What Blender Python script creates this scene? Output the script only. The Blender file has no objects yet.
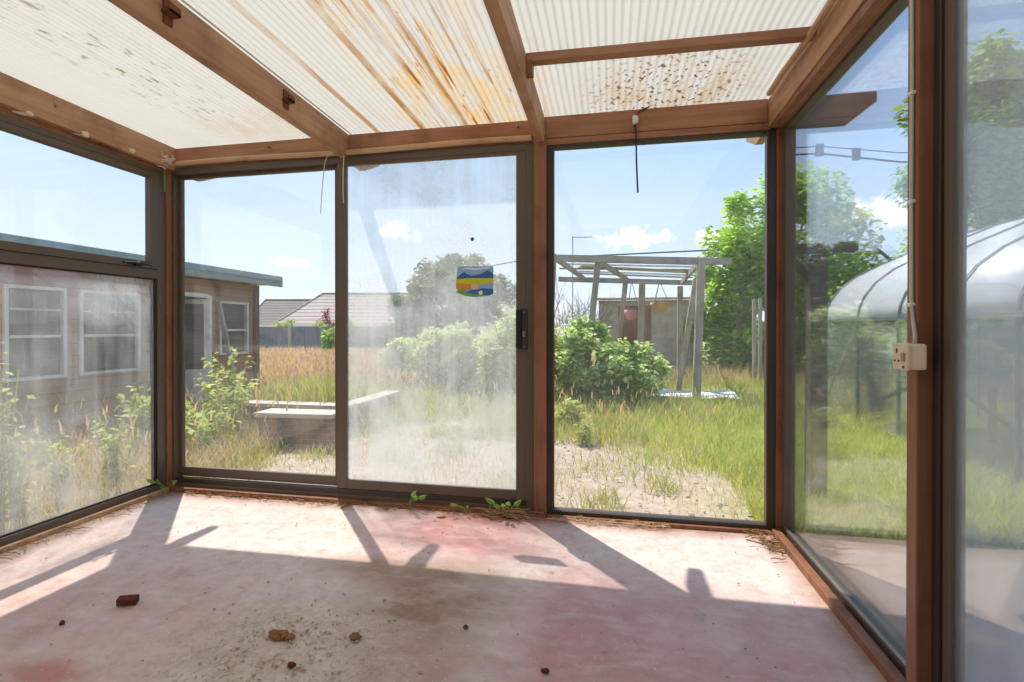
import bpy, bmesh, math, random
import numpy as np
from mathutils import Vector, Matrix, Euler
random.seed(7); rng = np.random.default_rng(11)
S = bpy.context.scene
COL = S.collection
PI = math.pi

# ------------------------------------------------------------------ helpers
def lin(r, g, b):
    f = lambda c: (c/255/12.92) if c/255 <= .04045 else ((c/255+.055)/1.055)**2.4
    return (f(r), f(g), f(b), 1)

class MB:
    def __init__(s): s.v = []; s.f = []
    def add(s, vs, fs):
        o = len(s.v); s.v += [tuple(p) for p in vs]; s.f += [tuple(i+o for i in f) for f in fs]
        return s
    def box(s, a, b, rot=None, piv=None):
        x0, y0, z0 = [min(p, q) for p, q in zip(a, b)]; x1, y1, z1 = [max(p, q) for p, q in zip(a, b)]
        vs = [Vector(p) for p in ((x0,y0,z0),(x1,y0,z0),(x1,y1,z0),(x0,y1,z0),(x0,y0,z1),(x1,y0,z1),(x1,y1,z1),(x0,y1,z1))]
        if rot is not None:
            c = Vector(piv) if piv is not None else (vs[0]+vs[6])/2
            M = Euler(rot).to_matrix(); vs = [M @ (p-c)+c for p in vs]
        return s.add(vs, [(0,3,2,1),(4,5,6,7),(0,1,5,4),(1,2,6,5),(2,3,7,6),(3,0,4,7)])
    def beam(s, p0, p1, w, h, up=(0,0,1)):
        p0, p1 = Vector(p0), Vector(p1); d = (p1-p0).normalized(); u = Vector(up)
        if abs(d.dot(u)) > .98: u = Vector((0,1,0))
        r = d.cross(u).normalized(); u = r.cross(d).normalized()
        vs = []
        for p in (p0, p1):
            for a, b in ((-1,-1),(1,-1),(1,1),(-1,1)): vs.append(p + r*a*w/2 + u*b*h/2)
        return s.add(vs, [(3,2,1,0),(4,5,6,7),(0,1,5,4),(1,2,6,5),(2,3,7,6),(3,0,4,7)])
    def tube(s, pts, r, n=8, cap=True):
        pts = [Vector(p) for p in pts]; k = len(pts); rs = r if isinstance(r, (list, tuple)) else [r]*k
        vs = []; ref = Vector((.31,.17,.93)).normalized()
        for i, p in enumerate(pts):
            d = (pts[min(i+1,k-1)]-pts[max(i-1,0)]).normalized()
            a = d.cross(ref)
            if a.length < .05: a = d.cross(Vector((1,0,0)))
            a.normalize(); b = d.cross(a)
            for j in range(n):
                t = 2*PI*j/n; vs.append(p + (a*math.cos(t)+b*math.sin(t))*rs[i])
        fs = []
        for i in range(k-1):
            for j in range(n): fs.append((i*n+j, i*n+(j+1)%n, (i+1)*n+(j+1)%n, (i+1)*n+j))
        if cap: fs.append(tuple(range(n-1,-1,-1))); fs.append(tuple((k-1)*n+j for j in range(n)))
        return s.add(vs, fs)
    def prism(s, outline, axis, a, b):
        # outline in the two other axes in order, extruded along axis from a to b
        def P(u, v, t): return {'x': (t,u,v), 'y': (u,t,v), 'z': (u,v,t)}[axis]
        n = len(outline); vs = [P(u,v,a) for u,v in outline]+[P(u,v,b) for u,v in outline]
        return s.add(vs, [tuple(range(n-1,-1,-1)), tuple(range(n,2*n))]+[(i,(i+1)%n,n+(i+1)%n,n+i) for i in range(n)])
    def lathe(s, prof, c, n=20):
        c = Vector(c); k = len(prof); vs = []
        for r, z in prof:
            for j in range(n): vs.append(c+Vector((r*math.cos(2*PI*j/n), r*math.sin(2*PI*j/n), z)))
        fs = [(i*n+j, i*n+(j+1)%n, (i+1)*n+(j+1)%n, (i+1)*n+j) for i in range(k-1) for j in range(n)]
        fs += [tuple(range(n-1,-1,-1)), tuple((k-1)*n+j for j in range(n))]
        return s.add(vs, fs)
    def rock(s, c, r, seed=0, n=2):
        R = random.Random(seed); bm = bmesh.new(); bmesh.ops.create_icosphere(bm, subdivisions=n, radius=1)
        ph = [R.uniform(0,6) for _ in range(6)]
        vs = []
        for v in bm.verts:
            p = v.co; k = 1+.18*math.sin(3*p.x+ph[0])+.16*math.sin(4*p.y+ph[1])+.14*math.sin(5*p.z+ph[2])+.06*math.sin(11*p.x+9*p.y+ph[3])
            vs.append((c[0]+p.x*r[0]*k, c[1]+p.y*r[1]*k, c[2]+p.z*r[2]*k))
        fs = [tuple(l.vert.index for l in f.loops) for f in bm.faces]; bm.free()
        return s.add(vs, fs)
    def build(s, name, m, parent=None, bevel=0, smooth=False, fix=True):
        me = bpy.data.meshes.new(name); me.from_pydata(s.v, [], s.f)
        if fix:
            bm = bmesh.new(); bm.from_mesh(me); bmesh.ops.recalc_face_normals(bm, faces=bm.faces); bm.to_mesh(me); bm.free()
        if smooth: me.polygons.foreach_set('use_smooth', [True]*len(me.polygons))
        me.update(); o = bpy.data.objects.new(name, me); COL.objects.link(o); me.materials.append(m)
        if parent is not None:
            o.parent = parent; o.matrix_parent_inverse = parent_inv(parent)
        if bevel:
            b = o.modifiers.new('bevel', 'BEVEL'); b.width = bevel; b.segments = 2; b.limit_method = 'ANGLE'
        return o

def parent_inv(p):
    # parts are modelled in scene coordinates, so a part's own world matrix is the identity
    if p.parent is not None: return Matrix.Identity(4)
    return Matrix.LocRotScale(p.location, p.rotation_euler, p.scale).inverted()

def props(o, label=None, cat=None, group=None, kind=None):
    if label: o['label'] = label
    if cat: o['category'] = cat
    if group: o['group'] = group
    if kind: o['kind'] = kind
    return o
def empty(name, loc, label=None, cat=None, group=None, kind=None):
    o = bpy.data.objects.new(name, None); COL.objects.link(o); o.location = loc; o.empty_display_size = .1
    return props(o, label, cat, group, kind)

def np_mesh(name, verts, quads, m, parent=None, smooth=False):
    me = bpy.data.meshes.new(name); nv, nf = len(verts), len(quads); k = quads.shape[1]
    me.vertices.add(nv); me.vertices.foreach_set('co', verts.astype(np.float32).ravel())
    me.loops.add(nf*k); me.loops.foreach_set('vertex_index', quads.astype(np.int32).ravel())
    me.polygons.add(nf); me.polygons.foreach_set('loop_start', np.arange(0, nf*k, k, dtype=np.int32))
    me.polygons.foreach_set('loop_total', np.full(nf, k, dtype=np.int32))
    me.update(calc_edges=True); me.validate()
    o = bpy.data.objects.new(name, me); COL.objects.link(o); me.materials.append(m)
    if parent is not None: o.parent = parent; o.matrix_parent_inverse = parent_inv(parent)
    return o

# ------------------------------------------------------------------ materials
class NT:
    def __init__(s, name):
        s.m = bpy.data.materials.new(name); s.m.use_nodes = True; s.t = s.m.node_tree; s.t.nodes.clear()
        s.out = s.n('ShaderNodeOutputMaterial')
    def n(s, typ, **kw):
        x = s.t.nodes.new(typ)
        for k, v in kw.items(): setattr(x, k, v)
        return x
    def l(s, a, b): s.t.links.new(a, b)
    def set(s, sock, v):
        if isinstance(v, bpy.types.NodeSocket): s.l(v, sock)
        elif v is not None: sock.default_value = v
    def math(s, op, a, b=None, c=None, clamp=False):
        x = s.n('ShaderNodeMath', operation=op, use_clamp=clamp)
        for i, v in enumerate((a, b, c)): s.set(x.inputs[i], v)
        return x.outputs[0]
    def mix(s, f, a, b, mode='MIX'):
        x = s.n('ShaderNodeMix', data_type='RGBA', blend_type=mode, clamp_factor=True)
        s.set(x.inputs[0], f); s.set(x.inputs[6], a); s.set(x.inputs[7], b); return x.outputs[2]
    def pos(s, scale=(1,1,1), obj=False, loc=(0,0,0)):
        g = s.n('ShaderNodeTexCoord').outputs['Object'] if obj else s.n('ShaderNodeNewGeometry').outputs['Position']
        mp = s.n('ShaderNodeMapping'); s.l(g, mp.inputs[0]); mp.inputs['Scale'].default_value = scale; mp.inputs['Location'].default_value = loc
        return mp.outputs[0]
    def noise(s, v, scale=5, detail=4, rough=.55, dist=0):
        x = s.n('ShaderNodeTexNoise'); s.l(v, x.inputs['Vector']); x.inputs['Scale'].default_value = scale
        x.inputs['Detail'].default_value = detail; x.inputs['Roughness'].default_value = rough; x.inputs['Distortion'].default_value = dist
        return x.outputs[0]
    def ramp(s, f, *stops):
        x = s.n('ShaderNodeValToRGB'); e = x.color_ramp.elements
        while len(e) < len(stops): e.new(.5)
        for q, (p, c) in zip(e, stops):
            q.position = p; q.color = c if isinstance(c, tuple) else (c, c, c, 1)
        s.l(f, x.inputs[0]); return x.outputs[0]
    def spot(s, c, r, v=None):
        # 1 at the centre of an elliptical patch at c with radii r, 0 outside
        x = s.n('ShaderNodeMapping', vector_type='POINT'); s.l(v if v is not None else s.n('ShaderNodeNewGeometry').outputs['Position'], x.inputs[0])
        x.inputs['Scale'].default_value = [1/q for q in r]; x.inputs['Location'].default_value = [-a/q for a, q in zip(c, r)]
        g = s.n('ShaderNodeVectorMath', operation='LENGTH'); s.l(x.outputs[0], g.inputs[0])
        return s.math('SUBTRACT', 1.0, g.outputs['Value'], clamp=True)
    def bump(s, h, strength=.3, dist=.01):
        b = s.n('ShaderNodeBump'); s.l(h, b.inputs['Height']); b.inputs['Strength'].default_value = strength; b.inputs['Distance'].default_value = dist
        return b.outputs[0]
    def bsdf(s, col, rough=.6, normal=None, metal=0, spec=.4):
        p = s.n('ShaderNodeBsdfPrincipled'); s.set(p.inputs['Base Color'], col); s.set(p.inputs['Roughness'], rough)
        p.inputs['Metallic'].default_value = metal; p.inputs['Specular IOR Level'].default_value = spec
        if normal is not None: s.l(normal, p.inputs['Normal'])
        return p.outputs[0]
    def done(s, sh): s.l(sh, s.out.inputs[0]); return s.m

def mat_plain(name, col, rough=.5, metal=0, var=.12, scale=20, spec=.4, bump=0):
    t = NT(name); n = t.noise(t.pos(obj=True), scale, 4)
    c = t.mix(n, tuple(x*(1-var) for x in col[:3])+(1,), tuple(min(1, x*(1+var)) for x in col[:3])+(1,))
    return t.done(t.bsdf(c, rough, t.bump(n, bump, .004) if bump else None, metal, spec))

def mat_wood(name, c1, c2, axis='x', rough=.55, dirt=None, scale=1):
    t = NT(name); sc = {'x': (1.2,22,22), 'y': (22,1.2,22), 'z': (22,22,1.2)}[axis]
    v = t.pos(tuple(q*scale for q in sc)); n = t.noise(v, 1, 6, .62, .6); n2 = t.noise(t.pos(), 3.5, 5)
    c = t.mix(t.ramp(n, (.3, 0.), (.7, 1.)), c1, c2)
    c = t.mix(t.ramp(n2, (.5, 0.), (.72, .65)), c, dirt or tuple(x*.55 for x in c1[:3])+(1,))
    return t.done(t.bsdf(c, rough, t.bump(n, .25, .003)))

def mat_leaf(name, cols, trans=.45, rough=.55):
    t = NT(name); r = t.n('ShaderNodeNewGeometry').outputs['Random Per Island']
    cols = [tuple(min(.88, q*1.45) for q in cc[:3])+(1,) for cc in cols]
    k = len(cols); c = t.ramp(r, *[(i/(max(1, k-1)), q) for i, q in enumerate(cols)])
    d = t.bsdf(c, rough, spec=.25); tr = t.n('ShaderNodeBsdfTranslucent'); t.l(t.mix(.5, c, t.mix(1., c, (1.0,1.0,.45,1), 'MULTIPLY')), tr.inputs[0])
    mx = t.n('ShaderNodeMixShader'); mx.inputs[0].default_value = trans; t.l(d, mx.inputs[1]); t.l(tr.outputs[0], mx.inputs[2])
    return t.done(mx.outputs[0])

def mat_glass(name, haze=.03, streak=.0, low=0., axis='x', tint=(1,1,1,1), spots=(), patchy=0., film=(.86,.87,.85,1)):
    """clear pane, mirror-like by angle, with a film of dirt whose amount varies over the pane"""
    t = NT(name)
    lw = t.n('ShaderNodeLayerWeight'); lw.inputs[0].default_value = .5
    f = t.math('ADD', t.math('MULTIPLY', t.math('POWER', lw.outputs['Facing'], 4.3), .95), .045)
    tr = t.n('ShaderNodeBsdfTransparent'); tr.inputs[0].default_value = tint
    gl = t.n('ShaderNodeBsdfGlossy'); gl.inputs['Roughness'].default_value = 0.
    m1 = t.n('ShaderNodeMixShader'); t.l(f, m1.inputs[0]); t.l(tr.outputs[0], m1.inputs[1]); t.l(gl.outputs[0], m1.inputs[2])
    v = t.pos((13,1,.8) if axis == 'x' else (1,13,.8)); n1 = t.noise(v, 1, 4, .55, .3)
    n2 = t.noise(t.pos(), 2.2, 5, .6, .8); n3 = t.noise(t.pos(), 60, 2)
    a = t.math('MULTIPLY', t.ramp(n1, (.36, 0.), (.8, 1.)), streak)
    b = t.math('MULTIPLY', t.ramp(n2, (.38, 0.), (.72, 1.)), patchy)
    d = t.math('ADD', t.math('ADD', a, b), haze)
    if low:
        z = t.n('ShaderNodeSeparateXYZ'); t.l(t.n('ShaderNodeNewGeometry').outputs['Position'], z.inputs[0])
        zz = t.n('ShaderNodeMapRange'); t.l(z.outputs[2], zz.inputs[0]); zz.inputs[1].default_value = 1.35; zz.inputs[2].default_value = .45
        zz.inputs[3].default_value = .25; zz.inputs[4].default_value = 1.
        d = t.math('MULTIPLY', d, t.math('ADD', 1-low, t.math('MULTIPLY', zz.outputs[0], low*1.6)))
    for c, r, s in spots: d = t.math('ADD', d, t.math('MULTIPLY', t.math('MULTIPLY', t.spot(c, r), t.ramp(n2, (.3,.3), (.6,1.))), s))
    d = t.math('MULTIPLY', d, t.math('ADD', .8, t.math('MULTIPLY', n3, .4)), clamp=True)
    di = t.n('ShaderNodeBsdfDiffuse'); di.inputs[0].default_value = film
    tl = t.n('ShaderNodeBsdfTranslucent'); tl.inputs[0].default_value = film
    m2 = t.n('ShaderNodeMixShader'); m2.inputs[0].default_value = .74; t.l(di.outputs[0], m2.inputs[1]); t.l(tl.outputs[0], m2.inputs[2])
    m3 = t.n('ShaderNodeMixShader'); t.l(d, m3.inputs[0]); t.l(m1.outputs[0], m3.inputs[1]); t.l(m2.outputs[0], m3.inputs[2])
    return t.done(m3.outputs[0])

BRN1, BRN2 = lin(150,92,62), lin(196,140,104)
M = {}
M['beam_x'] = mat_wood('stained_timber_x', lin(150,102,76), lin(186,136,106), 'x', .6, lin(112,72,54))
M['beam_y'] = mat_wood('stained_timber_y', lin(164,118,88), lin(202,160,124), 'y', .6, lin(118,82,62))
M['post_z'] = mat_wood('stained_timber_z', lin(130,82,58), lin(158,108,80), 'z', .5, lin(84,46,34))
M['trim_pale'] = mat_wood('pale_dusty_trim', lin(190,150,112), lin(214,180,144), 'x', .7, lin(150,108,76))
M['alu'] = mat_plain('bronze_aluminium', lin(98,84,70), .42, 0., .1, 9, .5)
M['alu_dark'] = mat_plain('dark_bronze_aluminium', lin(62,50,42), .45, 0., .12, 9, .5)
M['black'] = mat_plain('black_plastic', lin(30,28,27), .45)
M['seal'] = mat_plain('rubber_seal', lin(34,28,25), .7)
M['cream'] = mat_plain('cream_plastic', lin(232,208,178), .45, 0, .05)
M['white'] = mat_plain('white_plastic', lin(236,232,222), .45, 0, .05)
M['white_cable'] = mat_plain('grey_white_cable', lin(206,196,184), .5, 0, .06)
M['steel'] = mat_plain('dull_steel', lin(150,142,128), .4, .7)
M['rust'] = mat_plain('rusty_steel', lin(120,70,44), .7, .2, .3, 60)
M['string'] = mat_plain('white_string', lin(225,215,196), .8)

# ------------------------------------------------------------------ measurements of the lean-to
XL, XR, YB, YF = -2.99, .91, 2.92, -.9       # inner faces of the glazed walls, back of room
GZ = -.10                                    # garden level
def ztop(y): return 2.35+(2.92-y)*.022       # underside line of the roof sheets

# ------------------------------------------------------------------ floor
def floor_mat():
    t = NT('painted_concrete')
    p = t.pos(); n1 = t.noise(p, 1.6, 6, .6, .8); n2 = t.noise(p, 7, 6, .65); n3 = t.noise(p, 45, 5, .7); n4 = t.noise(t.pos((1,3.5,1)), 3.2, 5, .6, 1.2)
    c = t.mix(t.ramp(n1, (.35,0.), (.65,1.)), lin(230,212,203), lin(222,196,187))
    c = t.mix(t.math('MULTIPLY', t.ramp(n4, (.48,0.), (.66,1.)), .6), c, lin(226,210,198))
    edge = t.ramp(t.noise(p, 4, 5, .6), (.2,.35), (.62,1.3))
    def patch(cc, rr, col, s, crisp=1.6):
        nonlocal c
        f = t.math('MULTIPLY', t.math('MULTIPLY', t.math('MULTIPLY', t.spot(cc, rr), crisp, clamp=True), edge), s, clamp=True)
        c = t.mix(f, c, col)
    patch((-.75,2.62,0), (.75,.42,1), lin(212,146,144), .8)
    patch((-.12,1.75,0), (.28,.75,1), lin(186,120,120), .65)
    patch((.25,1.85,0), (.8,.6,1), lin(204,156,152), .7)
    patch((.3,1.2,0), (.9,.7,1), lin(200,146,140), .6)
    patch((-1.8,1.27,0), (.22,.12,1), lin(190,92,80), .8)
    patch((-2.0,1.6,0), (1.0,.75,1), lin(208,168,154), .5)
    patch((-.72,1.95,0), (.42,.45,1), lin(156,124,98), .8)
    patch((-1.05,2.15,0), (.45,.16,1), lin(166,132,108), .65)
    patch((-1.1,1.5,0), (.5,.42,1), lin(204,184,160), .7)
    patch((-.6,1.45,0), (.35,.35,1), lin(170,132,108), .55)
    patch((.1,2.62,0), (.9,.25,1), lin(226,204,192), .7)
    patch((-2.0,2.6,0), (.9,.3,1), lin(218,200,190), .6)
    # dusty soil along the sills
    y = t.n('ShaderNodeSeparateXYZ'); t.l(p, y.inputs[0])
    s1 = t.n('ShaderNodeMapRange'); t.l(y.outputs[1], s1.inputs[0]); s1.inputs[1].default_value = 2.76; s1.inputs[2].default_value = 2.9
    c = t.mix(t.math('MULTIPLY', t.math('MULTIPLY', s1.outputs[0], edge), .85, clamp=True), c, lin(152,108,80))
    s2 = t.n('ShaderNodeMapRange'); t.l(y.outputs[0], s2.inputs[0]); s2.inputs[1].default_value = -2.8; s2.inputs[2].default_value = -2.95
    c = t.mix(t.math('MULTIPLY', t.math('MULTIPLY', s2.outputs[0], edge), .8, clamp=True), c, lin(160,122,94))
    s3 = t.n('ShaderNodeMapRange'); t.l(y.outputs[0], s3.inputs[0]); s3.inputs[1].default_value = .74; s3.inputs[2].default_value = .86
    c = t.mix(t.math('MULTIPLY', t.math('MULTIPLY', s3.outputs[0], edge), .7, clamp=True), c, lin(170,132,112))
    c = t.mix(t.ramp(t.noise(p, 13, 6, .7, .5), (.46,0.), (.7,.55)), c, lin(186,158,142))
    c = t.mix(t.ramp(t.noise(t.pos((1.6,4,1)), 3.2, 6, .65, .3), (.5,0.), (.7,.35)), c, lin(232,220,210))
    c = t.mix(t.ramp(n2, (.54,0.), (.72,.55)), c, lin(176,144,128))
    gz = t.math('MULTIPLY', t.spot((-1.1,1.45,0), (.55,.5,1)), 1.6, clamp=True)
    c = t.mix(t.math('MULTIPLY', t.math('MULTIPLY', t.ramp(t.noise(p, 24, 6, .7, 1.5), (.5,0.), (.62,1.)), gz), .6), c, lin(150,120,98))
    c = t.mix(t.math('MULTIPLY', t.math('MULTIPLY', t.ramp(t.noise(p, 19, 5, .7, 1.), (.52,0.), (.66,1.)), gz), .6), c, lin(226,212,196))
    c = t.mix(t.ramp(n3, (.62,0.), (.75,.55)), c, lin(136,110,94))
    c = t.mix(t.ramp(t.noise(p, 90, 3), (.66,0.), (.72,.6)), c, lin(238,228,214))
    h = t.math('ADD', t.math('MULTIPLY', n2, .5), t.math('MULTIPLY', n3, .35))
    return t.done(t.bsdf(c, .85, t.bump(h, .35, .01), spec=.2))
# gently uneven slab
gx, gy = 80, 80
V = []; F = []
for j in range(gy+1):
    for i in range(gx+1):
        x = -3.06+(4.04)*i/gx; y = -.95+(3.95)*j/gy
        V.append((x, y, .004*math.sin(2.3*x+1)*math.sin(1.9*y)-.004))
for j in range(gy):
    for i in range(gx): a = j*(gx+1)+i; F.append((a, a+1, a+gx+2, a+gx+1))
mb = MB(); mb.add(V, F)
nb = len(mb.v); mb.box((-3.06,-.95,-.2), (.98,3.0,-.012))
fl = mb.build('floor', floor_mat(), smooth=False, fix=False); props(fl, kind='structure')

# ------------------------------------------------------------------ roof sheets
def roof_mat():
    t = NT('corrugated_translucent_roof')
    p = t.pos(); st = t.noise(t.pos((30,1.6,1)), 1, 5, .6, .4); bl = t.noise(t.pos((6,2.2,1)), 1, 5, .65, .5)
    sp = t.noise(t.pos((1,1,0)), 34, 2, .5); dash = t.noise(t.pos((45,9,0)), 1, 3, .6)
    c = t.mix(t.noise(t.pos((14,.6,0)), 1, 4), lin(187,182,170), lin(178,171,153))
    def lay(f, col):
        nonlocal c
        c = t.mix(f, c, col)
    b2 = t.math('MULTIPLY', t.math('MAXIMUM', t.spot((-.78,2.75,2.4), (.62,.95,3)), t.math('MULTIPLY', t.spot((-.85,1.7,2.4), (.45,.9,3)), .75)), 1.7, clamp=True)
    lay(t.math('MULTIPLY', t.math('MULTIPLY', t.ramp(bl, (.43,0.), (.68,1.)), b2), .75), lin(202,160,84))
    lay(t.math('MULTIPLY', t.math('MULTIPLY', t.ramp(st, (.55,0.), (.63,1.)), b2), .9), lin(176,120,36))
    lay(t.math('MULTIPLY', t.math('MULTIPLY', t.ramp(st, (.6,0.), (.66,1.)), t.ramp(bl, (.42,0.), (.58,1.))), b2), lin(112,58,10))
    lay(t.math('MULTIPLY', t.math('MULTIPLY', t.ramp(dash, (.63,0.), (.69,1.)), b2), .7), lin(140,84,26))
    sxyz = t.n('ShaderNodeSeparateXYZ'); t.l(p, sxyz.inputs[0]); wob = t.noise(t.pos((.01,1.3,0)), 2, 3)
    for lx, wd, am in ((-1.46,.022,.85), (-1.16,.026,1.), (-.87,.024,.9), (-.99,.012,.6), (-.7,.014,.6)):
        ln = t.math('SUBTRACT', 1., t.math('DIVIDE', t.math('ABSOLUTE', t.math('ADD', t.math('SUBTRACT', sxyz.outputs[0], lx), t.math('MULTIPLY', t.math('SUBTRACT', wob, .5), .03))), wd), clamp=True)
        fd = t.ramp(t.math('MULTIPLY', t.math('SUBTRACT', sxyz.outputs[1], 1.2), .6), (.0,.15), (.5,.8), (.98,1.))
        lay(t.math('MULTIPLY', t.math('MULTIPLY', t.math('MULTIPLY', ln, 1.5, clamp=True), fd), t.math('MULTIPLY', t.ramp(t.noise(t.pos((8,3,0)), 1, 5), (.3,.15), (.55,1.)), am)), lin(150,96,22))
    b3 = t.math('MULTIPLY', t.spot((.3,2.78,2.4), (.52,.52,3)), 1.8, clamp=True)
    lay(t.math('MULTIPLY', t.math('MULTIPLY', t.ramp(bl, (.4,0.), (.66,1.)), b3), .7), lin(172,144,104))
    lay(t.math('MULTIPLY', t.ramp(sp, (.585,0.), (.62,1.)), b3), lin(96,66,38))
    b1 = t.math('MULTIPLY', t.spot((-2.32,2.0,2.4), (.3,.9,3)), 1.5, clamp=True)
    lay(t.math('MULTIPLY', t.math('MULTIPLY', t.ramp(dash, (.58,0.), (.65,1.)), b1), .8), lin(112,92,64))
    b1b = t.math('MULTIPLY', t.spot((-2.1,2.75,2.4), (.55,.3,3)), 1.5, clamp=True)
    lay(t.math('MULTIPLY', t.math('MULTIPLY', t.ramp(bl, (.4,0.), (.6,1.)), b1b), .5), lin(172,146,104))
    lay(t.math('MULTIPLY', t.ramp(t.noise(t.pos((12,1.2,0)), 1, 5), (.55,0.), (.75,1.)), .25), lin(176,162,132))
    d = t.n('ShaderNodeBsdfDiffuse'); t.l(c, d.inputs[0]); tl = t.n('ShaderNodeBsdfTranslucent'); t.l(c, tl.inputs[0])
    mx = t.n('ShaderNodeMixShader'); mx.inputs[0].default_value = .66; t.l(d.outputs[0], mx.inputs[1]); t.l(tl.outputs[0], mx.inputs[2])
    gl = t.n('ShaderNodeBsdfGlossy'); gl.inputs['Roughness'].default_value = .35
    m2 = t.n('ShaderNodeMixShader'); m2.inputs[0].default_value = .04; t.l(mx.outputs[0], m2.inputs[1]); t.l(gl.outputs[0], m2.inputs[2])
    return t.done(m2.outputs[0])
RM = roof_mat()
def roof_sheet(x0, x1):
    n = int((x1-x0)/.034*8); xs = np.linspace(x0, x1, n+1); ys = np.linspace(YF, 3.15, 9)
    X, Y = np.meshgrid(xs, ys); Z = 2.372+(2.92-Y)*.022+.0033*np.sin(X/.034*2*PI)
    v = np.stack([X, Y, Z], -1).reshape(-1,3); v2 = v.copy(); v2[:,2] += .0016
    i, j = np.meshgrid(np.arange(n), np.arange(8)); a = (j*(n+1)+i).ravel()
    q = np.stack([a, a+1, a+n+2, a+n+1], 1)
    o = np_mesh('ceiling', v, q, RM); o.data.polygons.foreach_set('use_smooth', [True]*len(q)); return props(o, kind='structure')
roof_sheet(-3.08, -1.64); roof_sheet(-1.66, -.39); roof_sheet(-.41, .98)

# ------------------------------------------------------------------ timber frame (structure)
def trim(mb, m, bevel=.003, label=None):
    o = mb.build('trim_1', m, bevel=bevel); trim.k += 1; o.name = 'trim_%d' % trim.k; props(o, kind='structure')
    if label: o['label'] = label
    return o
trim.k = 0
def rafter(x, w=.05, h=.15, tail=3.37, lab=None):
    zt = ztop
    out = [(YF, zt(YF)-h), (tail-.2, zt(tail-.2)-h-.002), (tail, zt(tail)-.055), (tail, zt(tail)), (YF, zt(YF))]
    return trim(MB().prism(out, 'x', x-w/2, x+w/2), M['beam_y'], .003, lab)
rafter(-1.665, lab='brown roof rafter with two small brackets'); rafter(-.40, lab='brown roof rafter above the centre post')
rafter(.865, .045, lab='brown roof rafter along the right wall'); rafter(-2.965, .05, lab='brown roof rafter along the left wall')
# back wall plate: shallow over the sliding panes, deeper over the right pane and running out past the corner
trim(MB().box((-2.94,2.925,2.245), (-1.69,2.985,2.345)).box((-1.64,2.925,2.245), (-.425,2.985,2.345)), M['beam_x'], .003, 'brown beam over the sliding panes')
trim(MB().prism([(-.375,2.225),(.84,2.225),(.84,2.352),(-.375,2.352)], 'y', 2.915, 2.985), M['beam_x'], .003, 'deep brown beam over the right pane')
trim(MB().prism([(.925,2.2),(1.242,2.2),(1.373,2.30),(1.373,2.352),(.925,2.352)], 'y', 2.93, 2.99), mat_wood('backlit_shade_timber', lin(84,70,58), lin(112,96,82), 'x', .85), .002, 'beam end cut at an angle outside the right corner')  # backlit shade of the beam end is put into this darker timber colour
trim(MB().box((-.375,2.918,2.186), (.86,2.985,2.223)), M['beam_x'], .003)
trim(MB().box((-2.94,2.93,2.205), (-.43,2.985,2.25)), M['beam_x'], .002)
# pale dusty batten under the left beam, slightly bowed
pts = [(-2.9+i*.245, 2.905, 2.232+.006*math.sin(i*.9)+(-.004*i/10)) for i in range(11)]
trim(MB().tube(pts, .017, 8), M['trim_pale'], 0, 'pale dusty batten under the left beam')
# purlin in the right-hand bay
trim(MB().beam((-.375,2.27,2.345), (.842,2.30,2.345), .05, .04), M['beam_x'], .003, 'thin brown purlin across the right-hand roof bay')
trim(MB().box((-.383,2.245,2.27), (-.345,2.295,2.335)), M['post_z'], .003)
# left wall plate, right wall rail
trim(MB().box((-3.05,YF,2.195), (-2.985,2.9,2.37)), M['beam_y'], .003, 'brown beam along the top of the left wall')
trim(MB().box((-2.995,YF,2.178), (-2.975,2.88,2.20)), M['post_z'], .002)
trim(MB().box((.885,YF,2.19), (.97,2.93,2.37)), M['beam_y'], .003, 'brown rail along the top of the right wall')
trim(MB().box((.850,YF,2.178), (.880,2.88,2.215)), M['post_z'], .003)
# split pale packing strip beside the right rafter
trim(MB().tube([(.83-.002*i, 1.0+.2*i, ztop(1+.2*i)-.028+.008*math.sin(i*1.7)) for i in range(10)], .014, 6), M['trim_pale'], 0, 'pale split strip beside the right rafter')
# posts
trim(MB().box((-3.055,2.885,-.1), (-2.966,3.0,2.2)), M['post_z'], .003, 'brown post in the left back corner')
trim(MB().box((-.436,2.895,-.1), (-.362,2.99,2.24)), M['post_z'], .004, 'brown post between the sliding door and right pane')
trim(MB().box((.885,2.91,-.1), (.955,2.99,2.2)), M['post_z'], .003, 'brown post in the right back corner')
trim(MB().box((.826,1.55,-.02), (.935,1.60,2.23)), M['post_z'], .004, 'brown post carrying the socket')
trim(MB().box((-3.055,.94,-.1), (-2.985,1.02,2.2)), M['post_z'], .003)
# sill boards on the floor
trim(MB().box((-2.96,2.885,-.01), (-.437,2.925,.022)), M['post_z'], .004); trim(MB().box((-.36,2.895,-.01), (.885,2.925,.014)), M['post_z'], .004)
trim(MB().box((-2.995,YF,-.01), (-2.955,2.9,.02)), M['trim_pale'], .004); trim(MB().box((.86,YF,-.01), (.9,2.9,.03)), M['post_z'], .004)

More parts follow.
